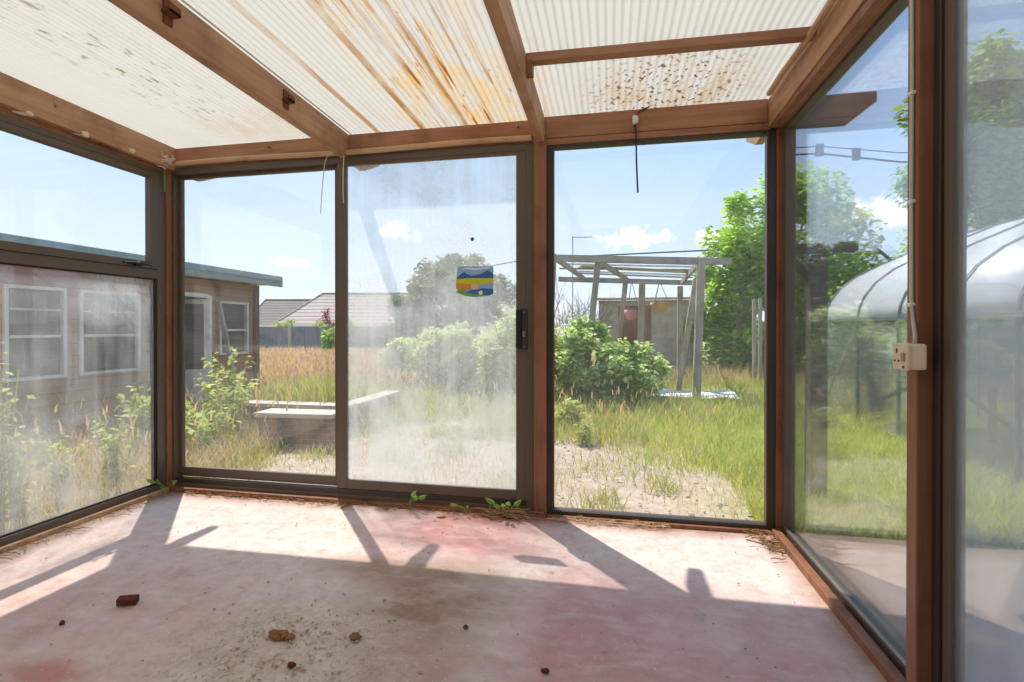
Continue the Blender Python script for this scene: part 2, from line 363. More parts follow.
# ------------------------------------------------------------------ windows and the sliding door
def ring(x0, x1, z0, z1, w, y0, y1, wb=None, wt=None, wr=None):
    wb = w if wb is None else wb; wt = w if wt is None else wt; wr = w if wr is None else wr
    return MB().box((x0,y0,z0),(x0+w,y1,z1)).box((x1-wr,y0,z0),(x1,y1,z1)).box((x0+w,y0,z0),(x1-wr,y1,z0+wb)).box((x0+w,y0,z1-wt),(x1-wr,y1,z1))
def swap(mb, X):                        # lay a ring built in x-z onto a side wall: x -> y, y -> X + offset
    mb.v = [(X+y, x, z) for x, y, z in mb.v]; return mb
G_left = mat_glass('dirty_glass_left', .05, .16, .35, 'y', patchy=.16, spots=[((-2.99,2.35,.35),(1,.8,.5),.12), ((-2.99,2.6,1.3),(1,.3,.25),.35)])
G_top = mat_glass('clear_glass', .012, .008, 0, 'y', patchy=.02)
G_fix = mat_glass('fairly_clear_glass', .02, .012, .3, 'x', patchy=.03)
G_door = mat_glass('hazy_streaked_glass', .12, .2, .4, 'x', patchy=.2, spots=[((-.83,2.95,1.3),(.42,1,.45),.22), ((-1.45,2.95,1.1),(.25,1,.6),.2), ((-1.3,2.95,.35),(.6,1,.4),.25)])
G_right = mat_glass('clear_glass_right', .015, .01, .2, 'x', patchy=.03)
G_side = mat_glass('clear_glass_side', .012, .012, .4, 'y', patchy=.02)
G_side2 = mat_glass('hazy_glass_side', .09, .07, .0, 'y', patchy=.07)

def window(k, name='window'):
    o = empty('%s_%d' % (name, k), (0,0,0), kind='structure'); return o
# left wall: fixed light below, opening light above
def left_window(k, y0, y1):
    w = window(k); X = -2.99
    swap(ring(y0, y1, .0, 2.19, .06, -.045, .012, wb=.06, wt=.045), X).build('frame', M['alu'], w, .002)
    swap(MB().box((y0+.06,-.04,1.44),(y1-.06,.012,1.50)), X).build('transom', M['alu'], w, .002)
    sash = swap(ring(y0+.062, y1-.062, 1.503, 2.142, .05, -.03, .02, wb=.045, wt=.035), X).build('sash', M['alu'], w, .002)
    swap(MB().box((y0+.06,-.022,.06),(y1-.06,-.016,1.44)), X).build('pane', G_left, w)
    swap(MB().box((y0+.11,-.012,1.548),(y1-.11,-.006,2.107)), X).build('pane', G_top, w)
    swap(ring(y0+.058, y1-.058, .058, 1.442, .010, -.012, .004), X).build('seal', M['seal'], w)
    yl = y1-.23
    h = swap(MB().box((yl-.05,.02,1.512),(yl+.05,.026,1.53)).box((yl-.012,.026,1.505),(yl+.012,.045,1.535)), X)
    h.tube([(X+.04,yl-.09,1.52),(X+.043,yl,1.527),(X+.042,yl+.1,1.519)], [.006,.008,.005], 8)
    h.build('latch', M['black'], w, .002)
    h2 = swap(MB().rock((yl,.048,1.53),(.012,.01,.012),3,1), X); h2.build('latch_pin', M['steel'], w)
    return props(w, 'window in the left wall with an opening light over a dirty lower pane' if k == 1 else None)
left_window(1, 1.02, 2.885); left_window(5, YF, .94)

# back wall, left: outer frame of the sliding unit and the fixed pane
w = window(2)
ring(-2.966, -.437, .0, 2.212, .018, 2.925, 2.995, wb=.045, wt=.045, wr=.05).build('outer_frame', M['alu'], w, .002)
MB().box((-2.948,2.93,.045),(-.487,2.95,.078)).box((-2.948,2.97,.045),(-.487,2.99,.07)).build('track', M['alu_dark'], w, .002)
ring(-2.948, -1.70, .082, 2.17, .026, 2.962, 2.99, wb=.062, wt=.025, wr=.055).build('frame', M['alu'], w, .002)
MB().box((-2.925,2.972,.14),(-1.75,2.978,2.15)).build('pane', G_fix, w)
props(w, 'tall fixed pane on the left of the back wall')
d = window(1, 'door')
ring(-1.722, -.487, .08, 2.17, .065, 2.93, 2.958, wb=.058, wt=.02, wr=.062).build('frame', M['alu'], d, .002)
MB().box((-1.66,2.940,.135),(-.55,2.946,2.152)).build('pane', G_door, d)
hz0, hz1 = .985, 1.225
hb = MB().box((-.515,2.915,hz0),(-.478,2.932,hz1)).build('handle_plate', M['alu_dark'], d, .003)
MB().box((-.545,2.898,hz0+.005),(-.522,2.93,hz1-.005)).box((-.528,2.898,hz0+.005),(-.512,2.906,hz1-.005)).build('pull_handle', M['black'], d, .004)
lk = MB().tube([(-.497,2.916,1.085),(-.497,2.902,1.085)], .009, 12); lk.box((-.505,2.902,1.058),(-.489,2.914,1.082)); lk.build('lock_cylinder', M['steel'], d, .001)
MB().tube([(-.497,2.916,1.205),(-.497,2.911,1.205)], .005, 8).tube([(-.497,2.916,1.0),(-.497,2.911,1.0)], .005, 8).build('screw', M['steel'], d)
props(d, 'hazy sliding glass door with black pull handle in the back wall')
# back wall, right
w = window(3)
ring(-.362, .886, .006, 2.186, .036, 2.922, 2.985, wb=.03, wt=.016, wr=.042).build('frame', M['alu_dark'], w, .002)
MB().box((-.327,2.95,.03),(.85,2.956,2.175)).build('pane', G_right, w)
MB().box((-.327,2.925,.034),(-.32,2.95,2.17)).box((.838,2.925,.034),(.845,2.95,2.17)).build('glazing_bead', M['alu'], w)
props(w, 'clear fixed pane between the centre post and right corner')
# right wall: fixed pane to the socket post, then a hazy sliding panel
w = window(4); X = .915
swap(ring(1.606, 2.91, .0, 2.19, .04, 0, .05, wb=.045, wt=.02), X).build('frame', M['alu'], w, .002)
swap(MB().box((1.645,.022,.04),(2.872,.028,2.175)), X).build('pane', G_side, w); swap(MB().box((1.645,.040,.04),(2.872,.046,2.175)), X).build('pane', G_side, w)
swap(MB().box((1.64,-.004,.04),(2.872,.01,.052)), X).build('glazing_bead', M['steel'], w)
props(w, 'tall clear pane in the right wall between the corner and socket post')
d2 = window(2, 'door'); X = .862
swap(ring(-.3, 1.549, .0, 2.19, .03, 0, .06, wb=.04, wt=.02, wr=.03), X).build('outer_frame', M['alu_dark'], d2, .002)
swap(ring(-.27, 1.519, .04, 2.17, .04, .008, .042, wr=.034), X).build('frame', M['alu'], d2, .002)
swap(MB().box((-.23,.018,.08),(1.486,.024,2.13)), X).build('pane', G_side2, d2); swap(MB().box((-.23,.034,.08),(1.486,.040,2.13)), X).build('pane', G_side2, d2)
props(d2, 'hazy glass sliding panel in the right wall past the socket post')

# ------------------------------------------------------------------ the house wall behind the camera
hm = NT('cream_render'); nn = hm.noise(hm.pos(), 30, 5); hm.done(hm.bsdf(hm.mix(nn, lin(214,200,178), lin(228,216,198)), .9, hm.bump(nn, .3, .01)))
wf = MB().box((-9,-1.2,-.2),(-.6,-.9,2.9)).box((.5,-1.2,-.2),(2.6,-.9,2.9)).box((-.6,-1.2,2.1),(.5,-.9,2.9)).build('wall_front', hm.m)
props(wf, kind='structure')
w = window(6)
ring(-6.2,-3.5,.78,1.9,.07,-.92,-.86).build('frame', M['white'], w, .003)
MB().box((-6.3,-.9,.72),(-3.4,-.78,.79)).build('sill', M['white'], w, .004)
MB().box((-6.14,-.905,.84),(-3.56,-.899,1.84)).build('pane', mat_plain('dark_pane', lin(40,46,52), .1), w)
dd = window(3, 'door')
ring(-.6,.5,-.01,2.1,.08,-1.1,-1.0).build('frame', M['white'], dd, .003)
MB().box((-.53,-1.06,.06),(.43,-1.05,2.03)).build('pane', mat_plain('dark_pane_door', lin(46,44,42), .15), dd)

# ------------------------------------------------------------------ fittings indoors
def thing(mb, name, m, label, cat, group=None, bevel=0, smooth=False, kind=None):
    return props(mb.build(name, m, None, bevel, smooth), label, cat, group, kind)
# brackets on the second rafter
for i, (y, lab) in enumerate(((1.6,'small rusty bracket on the rafter nearer the room'), (2.3,'small rusty bracket on the rafter nearer the back wall'))):
    z = ztop(y)
    b = MB().box((-1.64,y-.02,z-.125),(-1.632,y+.02,z-.03)).box((-1.64,y-.026,z-.09),(-1.602,y+.026,z-.078)).box((-1.61,y-.026,z-.09),(-1.602,y+.026,z-.055))
    thing(b, 'rafter_bracket', M['rust'], lab, 'bracket', 'rafter brackets', .002)
# plastic plugs along the left beam
for i, (y, z) in enumerate(((2.042,2.216),(2.324,2.218),(2.606,2.222))):
    c = empty('wall_plug', (-2.97,y,z), ['white plug in the left beam farthest from the corner post', 'white plug in the left beam, the middle of three', 'white plug in the left beam nearest the corner post'][i], 'wall plug', 'white plugs in the left beam')
    MB().tube([(-2.988,y-.035,z),(-2.952,y,z+.001)], [.008,.014], 10).build('stem', M['white'], c)
    MB().rock((-2.946,y+.006,z),(.016,.018,.016),i,2).build('head', M['cream'], c, smooth=True)
c = empty('beam_screw', (-2.98,2.168,2.311), 'small dull metal screw eye in the left beam', 'screw')
MB().tube([(-2.985,2.168,2.311),(-2.955,2.172,2.312)], .005, 8).build('shank', M['steel'], c)
MB().tube([(-2.945+.010*math.cos(a), 2.172, 2.312+.010*math.sin(a)) for a in [i*PI/5 for i in range(11)]], .004, 6, False).build('eye', M['steel'], c)
for i, (x, z) in enumerate(((-.535,2.305),(-2.2,2.3))):
    thing(MB().tube([(x,2.926,z),(x,2.9,z+.002)], [.005,.006], 8).tube([(x,2.9,z+.002),(x-.004,2.896,z-.012)], .004, 6), 'cup_hook', M['steel'],
          ['brass coloured hook in the beam just left of the centre post', 'small hook in the beam above the left fixed pane'][i], 'hook', bevel=0)
# cobwebby plant wisp at the left corner
c = empty('dead_vine', (-2.95,2.88,2.2), 'wisp of pale dead vine caught at the top of the left corner post', 'vine')
b = MB()
for i in range(14):
    a = random.uniform(0,6.28); p0 = Vector((-2.945,2.875,2.225)); pts = [p0]
    for k in range(4): pts.append(pts[-1]+Vector((random.uniform(-.02,.03),random.uniform(-.03,.015),random.uniform(-.02,.03))))
    b.tube(pts, .0035, 5)
b.build('dry_stem', M['string'], c)
LEAFY = mat_leaf('young_leaf', [lin(112,146,70), lin(138,168,88)], .4)
MB().tube([(-2.957,2.86,2.2),(-2.955,2.86,2.11),(-2.952,2.86,2.03)], [.004,.006,.004], 6).build('green_shoot', LEAFY, c)
# strings and cables
thing(MB().tube([(-1.69,2.9,2.215),(-1.72,2.885,2.222),(-1.755,2.88,2.205),(-1.775,2.88,2.16),(-1.79,2.882,2.05),(-1.80,2.883,1.95),(-1.807,2.883,1.84)], .0028, 6),
      'hanging_string', M['string'], 'loose white string hanging over the left fixed pane', 'string')
thing(MB().tube([(-1.70,2.9,2.212),(-1.655,2.883,2.218),(-1.645,2.882,2.19),(-1.65,2.884,2.1),(-1.652,2.885,1.98),(-1.649,2.885,1.9)], .003, 6),
      'hanging_string', M['string'], 'short white string hanging down the sliding door edge', 'string')
c = empty('hanging_cable', (.145,2.9,2.33), 'black cable end with white connector hanging from the beam over the right pane', 'cable')
MB().tube([(.142,2.905,2.262),(.146,2.89,2.2),(.148,2.888,2.05),(.153,2.888,1.93),(.156,2.89,1.872)], .0048, 8).build('cable', M['black'], c)
MB().rock((.143,2.898,2.285),(.018,.016,.028),5,2).build('connector', M['white'], c, smooth=True)
MB().box((.132,2.885,2.262),(.146,2.91,2.275)).build('collar', mat_plain('blue_plastic', lin(96,150,180), .4), c, .002)
MB().tube([(.143,2.905,2.3),(.16,2.91,2.335),(.22,2.912,2.36)], .004, 6).build('lead', M['rust'], c)
# socket on the post
c = empty('wall_socket', (.82,1.56,1.03), 'cream single power socket box fixed to the brown post', 'socket')
MB().box((.786,1.505,.998),(.827,1.572,1.068)).build('back_box', M['cream'], c, .006)
MB().box((.778,1.503,.996),(.787,1.575,1.070)).build('faceplate', M['cream'], c, .005)
for a_, b_ in (((1.549,1.042),(1.554,1.054)), ((1.558,1.018),(1.564,1.023)), ((1.540,1.018),(1.546,1.023))): MB().box((.7765,a_[0],a_[1]),(.7785,b_[0],b_[1])).build('pin_hole', M['black'], c)
MB().box((.773,1.512,1.020),(.779,1.526,1.044)).build('switch', mat_plain('brown_grey_switch', lin(170,150,120), .4), c, .002)
MB().tube([(.7785,1.519,1.005),(.776,1.519,1.005)], .004, 8).build('screw', M['rust'], c)
c = empty('socket_cable', (.826,1.57,1.6), 'grey white cable clipped up the brown post above the socket', 'cable')
MB().tube([(.812,1.535,1.066),(.815,1.538,1.09),(.820,1.556,1.13),(.8205,1.566,1.18),(.8205,1.568,1.45),(.821,1.568,1.8),(.8205,1.57,2.1),(.821,1.57,2.25)], .0052, 8).build('cable', M['white_cable'], c, smooth=True)
for z in (1.175,1.46,1.76,2.05): MB().box((.8135,1.558,z-.005),(.828,1.58,z+.005)).build('clip', M['white'], c, .003)
# picture sticker on the sliding door
c = empty('window_sticker', (-.806,2.938,1.39), 'small colourful landscape picture sticker on the sliding door glass', 'sticker')
def blob(pts, y, m, name):
    MB().prism(pts, 'y', y, y+.0012).build(name, m, c)
def stick_mat(n, col): return mat_plain(n, col, .4, 0, .1, 80)
x0, x1, z0, z1 = -.925, -.69, 1.298, 1.49
blob([(x0,z0+.06),(x0+.05,z0+.01),(x0+.12,z0),(x1-.02,z0+.01),(x1,z0+.04),(x1,z1-.006),(x0+.01,z1)], 2.9372, stick_mat('sticker_sky', lin(150,190,232)), 'sky_ground')
blob([(x0+.005,1.42),(x0+.05,1.455),(x0+.075,1.438),(x0+.10,1.43),(x0+.16,1.44),(x0+.2,1.462),(x1,1.44),(x1,1.405),(x0+.005,1.405)], 2.936, stick_mat('sticker_hill', lin(56,104,160)), 'hills')
blob([(x0+.03,1.468),(x0+.06,1.48),(x0+.13,1.474),(x0+.21,1.482),(x0+.21,1.472),(x0+.12,1.462),(x0+.07,1.47)], 2.9355, stick_mat('sticker_cloud', lin(226,236,246)), 'cloud')
blob([(x0,1.365),(x0+.06,1.38),(x0+.13,1.372),(x1,1.385),(x1,1.412),(x0+.1,1.416),(x0,1.41)], 2.9352, stick_mat('sticker_field', lin(206,206,40)), 'field')
blob([(x0,1.35),(x0+.05,1.34),(x0+.1,1.355),(x0+.09,1.378),(x0+.03,1.385),(x0,1.38)], 2.9346, stick_mat('sticker_orange', lin(216,150,70)), 'orange_field')
blob([(x0+.05,1.325),(x0+.1,1.312),(x0+.17,1.305),(x1,1.315),(x1,1.345),(x0+.17,1.352),(x0+.1,1.345)], 2.9344, stick_mat('sticker_lake', lin(50,110,170)), 'lake')
blob([(x0,1.33),(x0+.04,1.315),(x0+.12,1.302),(x1-.02,1.308),(x0+.12,1.315),(x0+.06,1.33),(x0+.02,1.345)], 2.934, stick_mat('sticker_bank', lin(120,176,60)), 'bank')
blob([(x0+.095,1.37),(x0+.12,1.385),(x0+.145,1.372),(x0+.14,1.345),(x0+.10,1.345)], 2.9336, stick_mat('sticker_house', lin(226,196,170)), 'house')
blob([(x0+.14,1.33),(x0+.165,1.34),(x0+.17,1.318),(x0+.15,1.31)], 2.9334, stick_mat('sticker_white', lin(236,240,244)), 'white_patch')
thing(MB().lathe([(.001,0),(.010,.001),(.011,.004),(.006,.006),(.004,.012),(.001,.013)], (0,0,0), 14), 'suction_cup', M['black'], 'small dark suction cup on the sliding door glass above the sticker', 'suction cup').matrix_world = Matrix.Translation((-.821,2.939,1.652)) @ Euler((PI/2,0,0)).to_matrix().to_4x4()

# weeds pushing through the sills
def sprout(x, y, h, n, seed, label, side=(0,-1), roots=False, z=.0):
    R = random.Random(seed); c = empty('weed_sprout', (x,y,z), label, 'weed', 'weeds along the sills')
    h *= 1.15; st = MB()
    for i in range(n):
        lf = MB()
        a = R.uniform(-1.4,1.4); hh = h*R.uniform(.55,1.); tip = Vector((x+math.sin(a)*hh*.6, y+side[1]*.02+R.uniform(-.03,.01), z+hh*.62)); mid = Vector((x+math.sin(a)*hh*.15, y-.012, z+hh*.4))
        st.tube([(x+R.uniform(-.01,.01),y-.006,z), mid, tip], [.003,.0025,.0015], 6)
        d = (tip-mid).normalized()*hh*.55; r = Vector((d.z,0,-d.x)).normalized()*hh*.12; u = Vector((0,-.012,0))
        pts = [tip, tip+d*.3+r+u, tip+d*.7+r*.8+u, tip+d, tip+d*.7-r*.8+u, tip+d*.3-r+u, tip+d*.35, tip+d*.7]
        lf.add(pts, [(0,1,6),(1,2,7,6),(2,3,7),(3,4,7),(4,5,6,7),(5,0,6)])
        lf.build('leaf', LEAFY, c, fix=False)
    st.build('stem', LEAFY, c)
    return c
sprout(-2.905,2.83,.14,4,3,'weed with a broad leaf growing at the foot of the left corner post')
sprout(-1.205,2.872,.12,3,5,'two leaved weed in the sliding door sill farthest from the handle')
sprout(-.845,2.875,.085,3,8,'single leaf weed in the sliding door sill below the sticker')
sprout(-.585,2.87,.14,5,9,'leafy weed in a tangle of dry roots beside the centre post')
def debris(name, label, cat, pts_fn, n, r, m, kind='stuff', L=.06, seed=1):
    R = random.Random(seed); b = MB()
    for i in range(n):
        p = Vector(pts_fn(R)); pts = [p]
        a = R.uniform(0,6.28)
        for k in range(3):
            a += R.uniform(-.9,.9); pts.append(pts[-1]+Vector((math.cos(a)*L/3, math.sin(a)*L/3*.6, R.uniform(-.004,.008))))
        pts = [Vector((q.x, min(q.y,2.9), max(q.z,.004))) for q in pts]
        b.tube(pts, r*R.uniform(.6,1.2), 5)
    return thing(b, name, m, label, cat, kind=kind)
DRY = mat_plain('dry_root', lin(150,116,80), .9, 0, .3, 40)
debris('dry_roots', 'tangle of dry roots on the floor beside the centre post', 'roots', lambda R: (-.6+R.gauss(0,.06), 2.85+R.gauss(0,.015), .01+abs(R.gauss(0,.02))), 70, .003, DRY, None, .12, 4)
debris('dead_grass', 'dead grass and straw along the sill of the right pane', 'debris', lambda R: (R.uniform(-.32,.3), 2.87+R.gauss(0,.012), .008), 110, .0018, mat_plain('straw', lin(206,178,136), .9, 0, .2, 40), 'stuff', .08, 5)
debris('dead_stems', 'dry stems lying along the foot of the left wall', 'debris', lambda R: (-2.93+R.gauss(0,.02), R.uniform(1.5,2.85), .01), 80, .0018, DRY, 'stuff', .14, 6)
debris('sill_litter', 'brown plant litter along the foot of the sliding door', 'debris', lambda R: (R.uniform(-2.8,-.5), 2.865+R.gauss(0,.016), .006), 160, .0026, DRY, 'stuff', .07, 7)
debris('corner_litter', 'dry root litter in the right back corner', 'debris', lambda R: (.82+R.gauss(0,.03), 2.82+R.gauss(0,.06)-abs(R.gauss(0,.1)), .008), 50, .003, DRY, 'stuff', .09, 8)
# lumps on the floor
SOIL = mat_plain('dry_clay', lin(150,98,66), .95, 0, .3, 60, bump=.5)
DARK = mat_plain('dark_rotten_wood', lin(92,52,36), .9, 0, .35, 40, bump=.5)
thing(MB().box((-1.935,1.648,.002),(-1.865,1.68,.03),(0.1,.05,.45)).rock((-1.9,1.664,.02),(.036,.018,.014),2,2), 'wood_chunk', DARK, 'dark brown broken wood chunk on the floor', 'wood chunk', None, .004)
b = MB()
for i in range(16): b.rock((-1.157+random.uniform(-.042,.04),1.586+random.uniform(-.014,.014),.006+random.uniform(0,.008)),(random.uniform(.012,.022),random.uniform(.008,.014),random.uniform(.006,.012)),i,1)
thing(b, 'clay_lump', SOIL, 'crumbled reddish brown clay lump on the gritty floor patch', 'clay lump')
thing(MB().rock((-.891,1.632,.008),(.026,.013,.012),4,2), 'stone', mat_plain('brown_stone', lin(138,104,80), .9, 0, .3, 50, bump=.4), 'flat brown stone beside the crumbled clay lump', 'stone', None, 0, True)
for (x, y, s, lab) in ((-2.015,1.504,.011,'small dark pebble left of the wood chunk'), (-.52,1.771,.011,'small brown pebble on the brown stained floor'), (-.203,1.593,.012,'small dark pebble on the red floor stain'), (-1.02,1.46,.014,'pebble in front of the crumbled clay lump')):
    thing(MB().rock((x,y,s*.4),(s,s*.8,s*.6),int(s*900+x*50),2), 'pebble', DARK, lab, 'pebble', 'pebbles on the floor', 0, True)
LIT = mat_plain('dead_leaf', lin(196,160,110), .8, 0, .3, 60)
for (x, y, a, lab) in ((-.97,2.78,.3,'curled dead leaf on the pink floor before the door'), (-1.62,2.83,1.2,'pale dead leaf by the sliding door edge')):
    c_, s_ = math.cos(a), math.sin(a); P = [(-.03,0,.004),(-.01,.014,.012),(.02,.012,.01),(.035,0,.004),(.018,-.013,.013),(-.012,-.012,.009),(0,0,.006)]
    up = [(x+p[0]*c_-p[1]*s_, y+p[0]*s_+p[1]*c_, p[2]) for p in P]; dn = [(q[0],q[1],q[2]-.0015) for q in up]
    n = 6; fs = [(6,i,(i+1)%n) for i in range(n)]+[(13,7+(i+1)%n,7+i) for i in range(n)]+[(i,7+i,7+(i+1)%n,(i+1)%n) for i in range(n)]
    thing(MB().add(up+dn, fs), 'dead_leaf', LIT, lab, 'leaf')
# grit strewn over the floor
b = MB(); R = random.Random(3)
for i in range(420):
    if i < 190: x, y = R.gauss(-1.08,.2), R.gauss(1.5,.2)
    else: x, y = R.uniform(-2.8,.8), R.uniform(1.0,2.8)
    s = R.uniform(.0015,.005)*(1.2 if i < 190 else .9)
    b.rock((x,y,s*.4),(s*R.uniform(.8,1.8),s,s*.7),i,1)
thing(b, 'grit', mat_plain('pale_grit', lin(190,166,140), .95, 0, .45, 4), 'loose grit and crumbs strewn over the floor', 'grit', kind='stuff')

# ================================================================== THE GARDEN
def ground_mat():
    t = NT('bare_earth_and_turf'); p = t.pos(); n = t.noise(p, .9, 6, .6, .6); n2 = t.noise(p, 9, 6, .7); n3 = t.noise(p, 60, 4, .7)
    c = t.mix(t.ramp(n2, (.35,0.), (.65,1.)), lin(160,144,128), lin(192,177,161))
    c = t.mix(t.ramp(n3, (.45,0.), (.7,.7)), c, lin(134,112,90))
    x = t.n('ShaderNodeSeparateXYZ'); t.l(p, x.inputs[0])
    far = t.n('ShaderNodeMapRange'); t.l(x.outputs[1], far.inputs[0]); far.inputs[1].default_value = 5.2; far.inputs[2].default_value = 7.2
    g = t.mix(t.noise(p, 3, 5), lin(120,130,54), lin(164,160,86))
    c = t.mix(t.math('MULTIPLY', far.outputs[0], .9), c, g)
    rt = t.n('ShaderNodeMapRange'); t.l(t.math('ADD', x.outputs[0], t.math('MULTIPLY', t.noise(p, 1.5, 4), 1.2)), rt.inputs[0]); rt.inputs[1].default_value = 1.0; rt.inputs[2].default_value = 2.2
    c = t.mix(t.math('MULTIPLY', rt.outputs[0], .9), c, t.mix(n2, lin(126,136,66), lin(168,166,100)))
    return t.done(t.bsdf(c, .95, t.bump(t.math('ADD', n2, t.math('MULTIPLY', n3, .4)), .6, .03), spec=.1))
V = []; F = []
xs = np.concatenate([np.linspace(-60,-8,12), np.linspace(-7,8,60), np.linspace(9,60,12)]); ys = np.concatenate([np.linspace(-3,9,50), np.linspace(9.5,24,24), np.linspace(26,80,10)])
for y in ys:
    for x in xs:
        inside = -3.3 < x < 1.2 and y < 3.2
        V.append((x, y, GZ-.12 if inside else GZ+.025*math.sin(1.7*x+.6*y)*math.sin(1.3*y)*(1 if y > 3.4 else .3)-.01))
nx = len(xs)
for j in range(len(ys)-1):
    for i in range(nx-1): a = j*nx+i; F.append((a,a+1,a+nx+1,a+nx))
gr = MB().add(V,F).build('ground', ground_mat(), fix=False, smooth=True); props(gr, kind='structure')

sb = MB().box((.97,-2.5,GZ-.1),(3.0,3.13,GZ+.03)).build('path', mat_plain('path_concrete', lin(122,108,92), .9, 0, .16, 5, bump=.3), bevel=.01); props(sb, kind='structure')
# ---- grass blades
def blades(P, h, w, bend=.35, head=False):
    n = len(P); a = rng.uniform(0, 2*PI, n); b = rng.uniform(0, 2*PI, n); k = rng.uniform(.3, 1., n)*bend
    d = np.stack([np.cos(a), np.sin(a), np.zeros(n)], 1); s = np.stack([np.cos(b), np.sin(b), np.zeros(n)], 1)
    up = np.array([0,0,1.]); H = h[:,None]; W = w[:,None]
    p1 = P+up*H*.5+d*H*(k*.25)[:,None]; p2 = P+up*H*(.92)+d*H*k[:,None]
    v = np.stack([P-s*W*.5, P+s*W*.5, p1+s*W*.42, p1-s*W*.42, p2+s*W*.08, p2-s*W*.08], 1)
    i = np.arange(n)*6
    q = np.concatenate([np.stack([i,i+1,i+2,i+3],1), np.stack([i+3,i+2,i+4,i+5],1)])
    return v.reshape(-1,3), q, p2, d
def ok(P, keepout):
    m = np.ones(len(P), bool)
    for x0, x1, y0, y1 in keepout: m &= ~((P[:,0] > x0) & (P[:,0] < x1) & (P[:,1] > y0) & (P[:,1] < y1))
    return m
KEEP = [(-3.25,1.15,-3,3.12), (.9,3.02,-3,3.15), (-8.5,-5.75,1.5,7.8), (3.35,5.8,3.5,7.95), (-3.75,-2.6,4.38,5.0), (.6,2.2,8.5,9.9)]
def vnoise(x, y, s, seed):
    r = np.random.default_rng(seed); g = r.uniform(0,1,(64,64)); u, v = x*s+200, y*s+200
    i, j = np.floor(u).astype(int), np.floor(v).astype(int); fu, fv = u-i, v-j; fu = fu*fu*(3-2*fu); fv = fv*fv*(3-2*fv)
    G = lambda a, b: g[a % 64, b % 64]
    return (G(i,j)*(1-fu)+G(i+1,j)*fu)*(1-fv)+(G(i,j+1)*(1-fu)+G(i+1,j+1)*fu)*fv
def scatter(n, x0, x1, y0, y1, dens=None):
    x = rng.uniform(x0,x1,n); y = rng.uniform(y0,y1,n); P = np.stack([x,y,np.full(n,GZ-.005)],1)
    m = ok(P, KEEP)
    if dens is not None: m &= rng.uniform(0,1,n) < dens(x,y)
    return P[m]
gm = mat_leaf('turf_blades', [lin(118,134,58), lin(146,156,74), lin(170,166,94), lin(188,172,118), lin(132,146,66)], .5)
gb = mat_leaf('bright_turf_blades', [lin(136,154,60), lin(158,172,70), lin(178,182,90), lin(188,182,112), lin(142,164,62), lin(180,168,108)], .5)
gd = mat_leaf('dry_blades', [lin(178,158,122), lin(190,172,138), lin(158,138,106), lin(156,154,96), lin(186,152,124)], .4)
def add_grass(name, sets, m, label):
    vs, qs, o = [], [], 0
    for P, hr, wr, bend in sets:
        n = len(P); sc = 1.0
        v, q, _, _ = blades(P, rng.uniform(hr[0],hr[1],n), rng.uniform(wr[0],wr[1],n), bend); vs.append(v); qs.append(q+o); o += len(v)
    g = np_mesh(name, np.concatenate(vs), np.concatenate(qs), m); return props(g, label, 'grass', kind='stuff')
# right side: bright turf
dn = lambda x, y: np.clip((x-np.clip(.95-(y-3.5)*.4,-.2,.95)+1.8*(vnoise(x,y,1.3,2)-.5))*1.2, 0, 1)
add_grass('lawn_grass', [(scatter(60000,.1,9,3.0,8.5,dn), (.04,.15), (.006,.011), .7), (scatter(15000,.9,4,3.12,5.0), (.04,.12), (.005,.009), .7), (scatter(9000,.9,3.2,3.13,3.5), (.05,.16), (.006,.01), .6)], gb, 'bright green turf growing beyond the right wall and corner')
# sparse turf and dry grass across the bare earth
dn2 = lambda x, y: np.clip((vnoise(x,y,1.4,3)-.35)*1.6, 0.03, 1)*np.clip((y-2.6)/2.6, .22, 1)
add_grass('sparse_grass', [(scatter(34000,-3.4,1.5,3.15,7.0,dn2), (.03,.12), (.004,.009), .9), (scatter(40000,-3.4,1.5,3.2,7.0,lambda x,y: np.clip((vnoise(x,y,2.6,21)-.68)*5,0,1)), (.04,.17), (.005,.01), .8)], gm, 'thin patchy green grass over the bare earth')
add_grass('dry_grass', [(scatter(18000,-4,1.6,3.15,7.5,lambda x,y: np.clip((vnoise(x,y,1.9,5)-.45)*2.2,.03,1)), (.03,.13), (.003,.007), .9), (scatter(9000,-5.6,-3.15,1.5,5.2), (.08,.3), (.004,.008), .9)], gd, 'straw coloured dry grass over the bare earth')
# mid garden
dm = lambda x, y: np.clip((vnoise(x,y,.9,7)-.15)*1.5, .1, 1)
add_grass('rough_grass', [(scatter(46000,-6,5.5,6.2,12,dm), (.08,.28), (.008,.016), .7), (scatter(22000,-5.7,-2.7,5.3,9), (.1,.32), (.008,.014), .6), (scatter(6000,-5.6,-3.1,1.5,5.2,dm), (.05,.22), (.006,.011), .7), (scatter(4500,-1.5,.4,5.2,6.6,dm), (.08,.24), (.007,.012), .6)], gm, 'rough green grass across the middle of the garden')
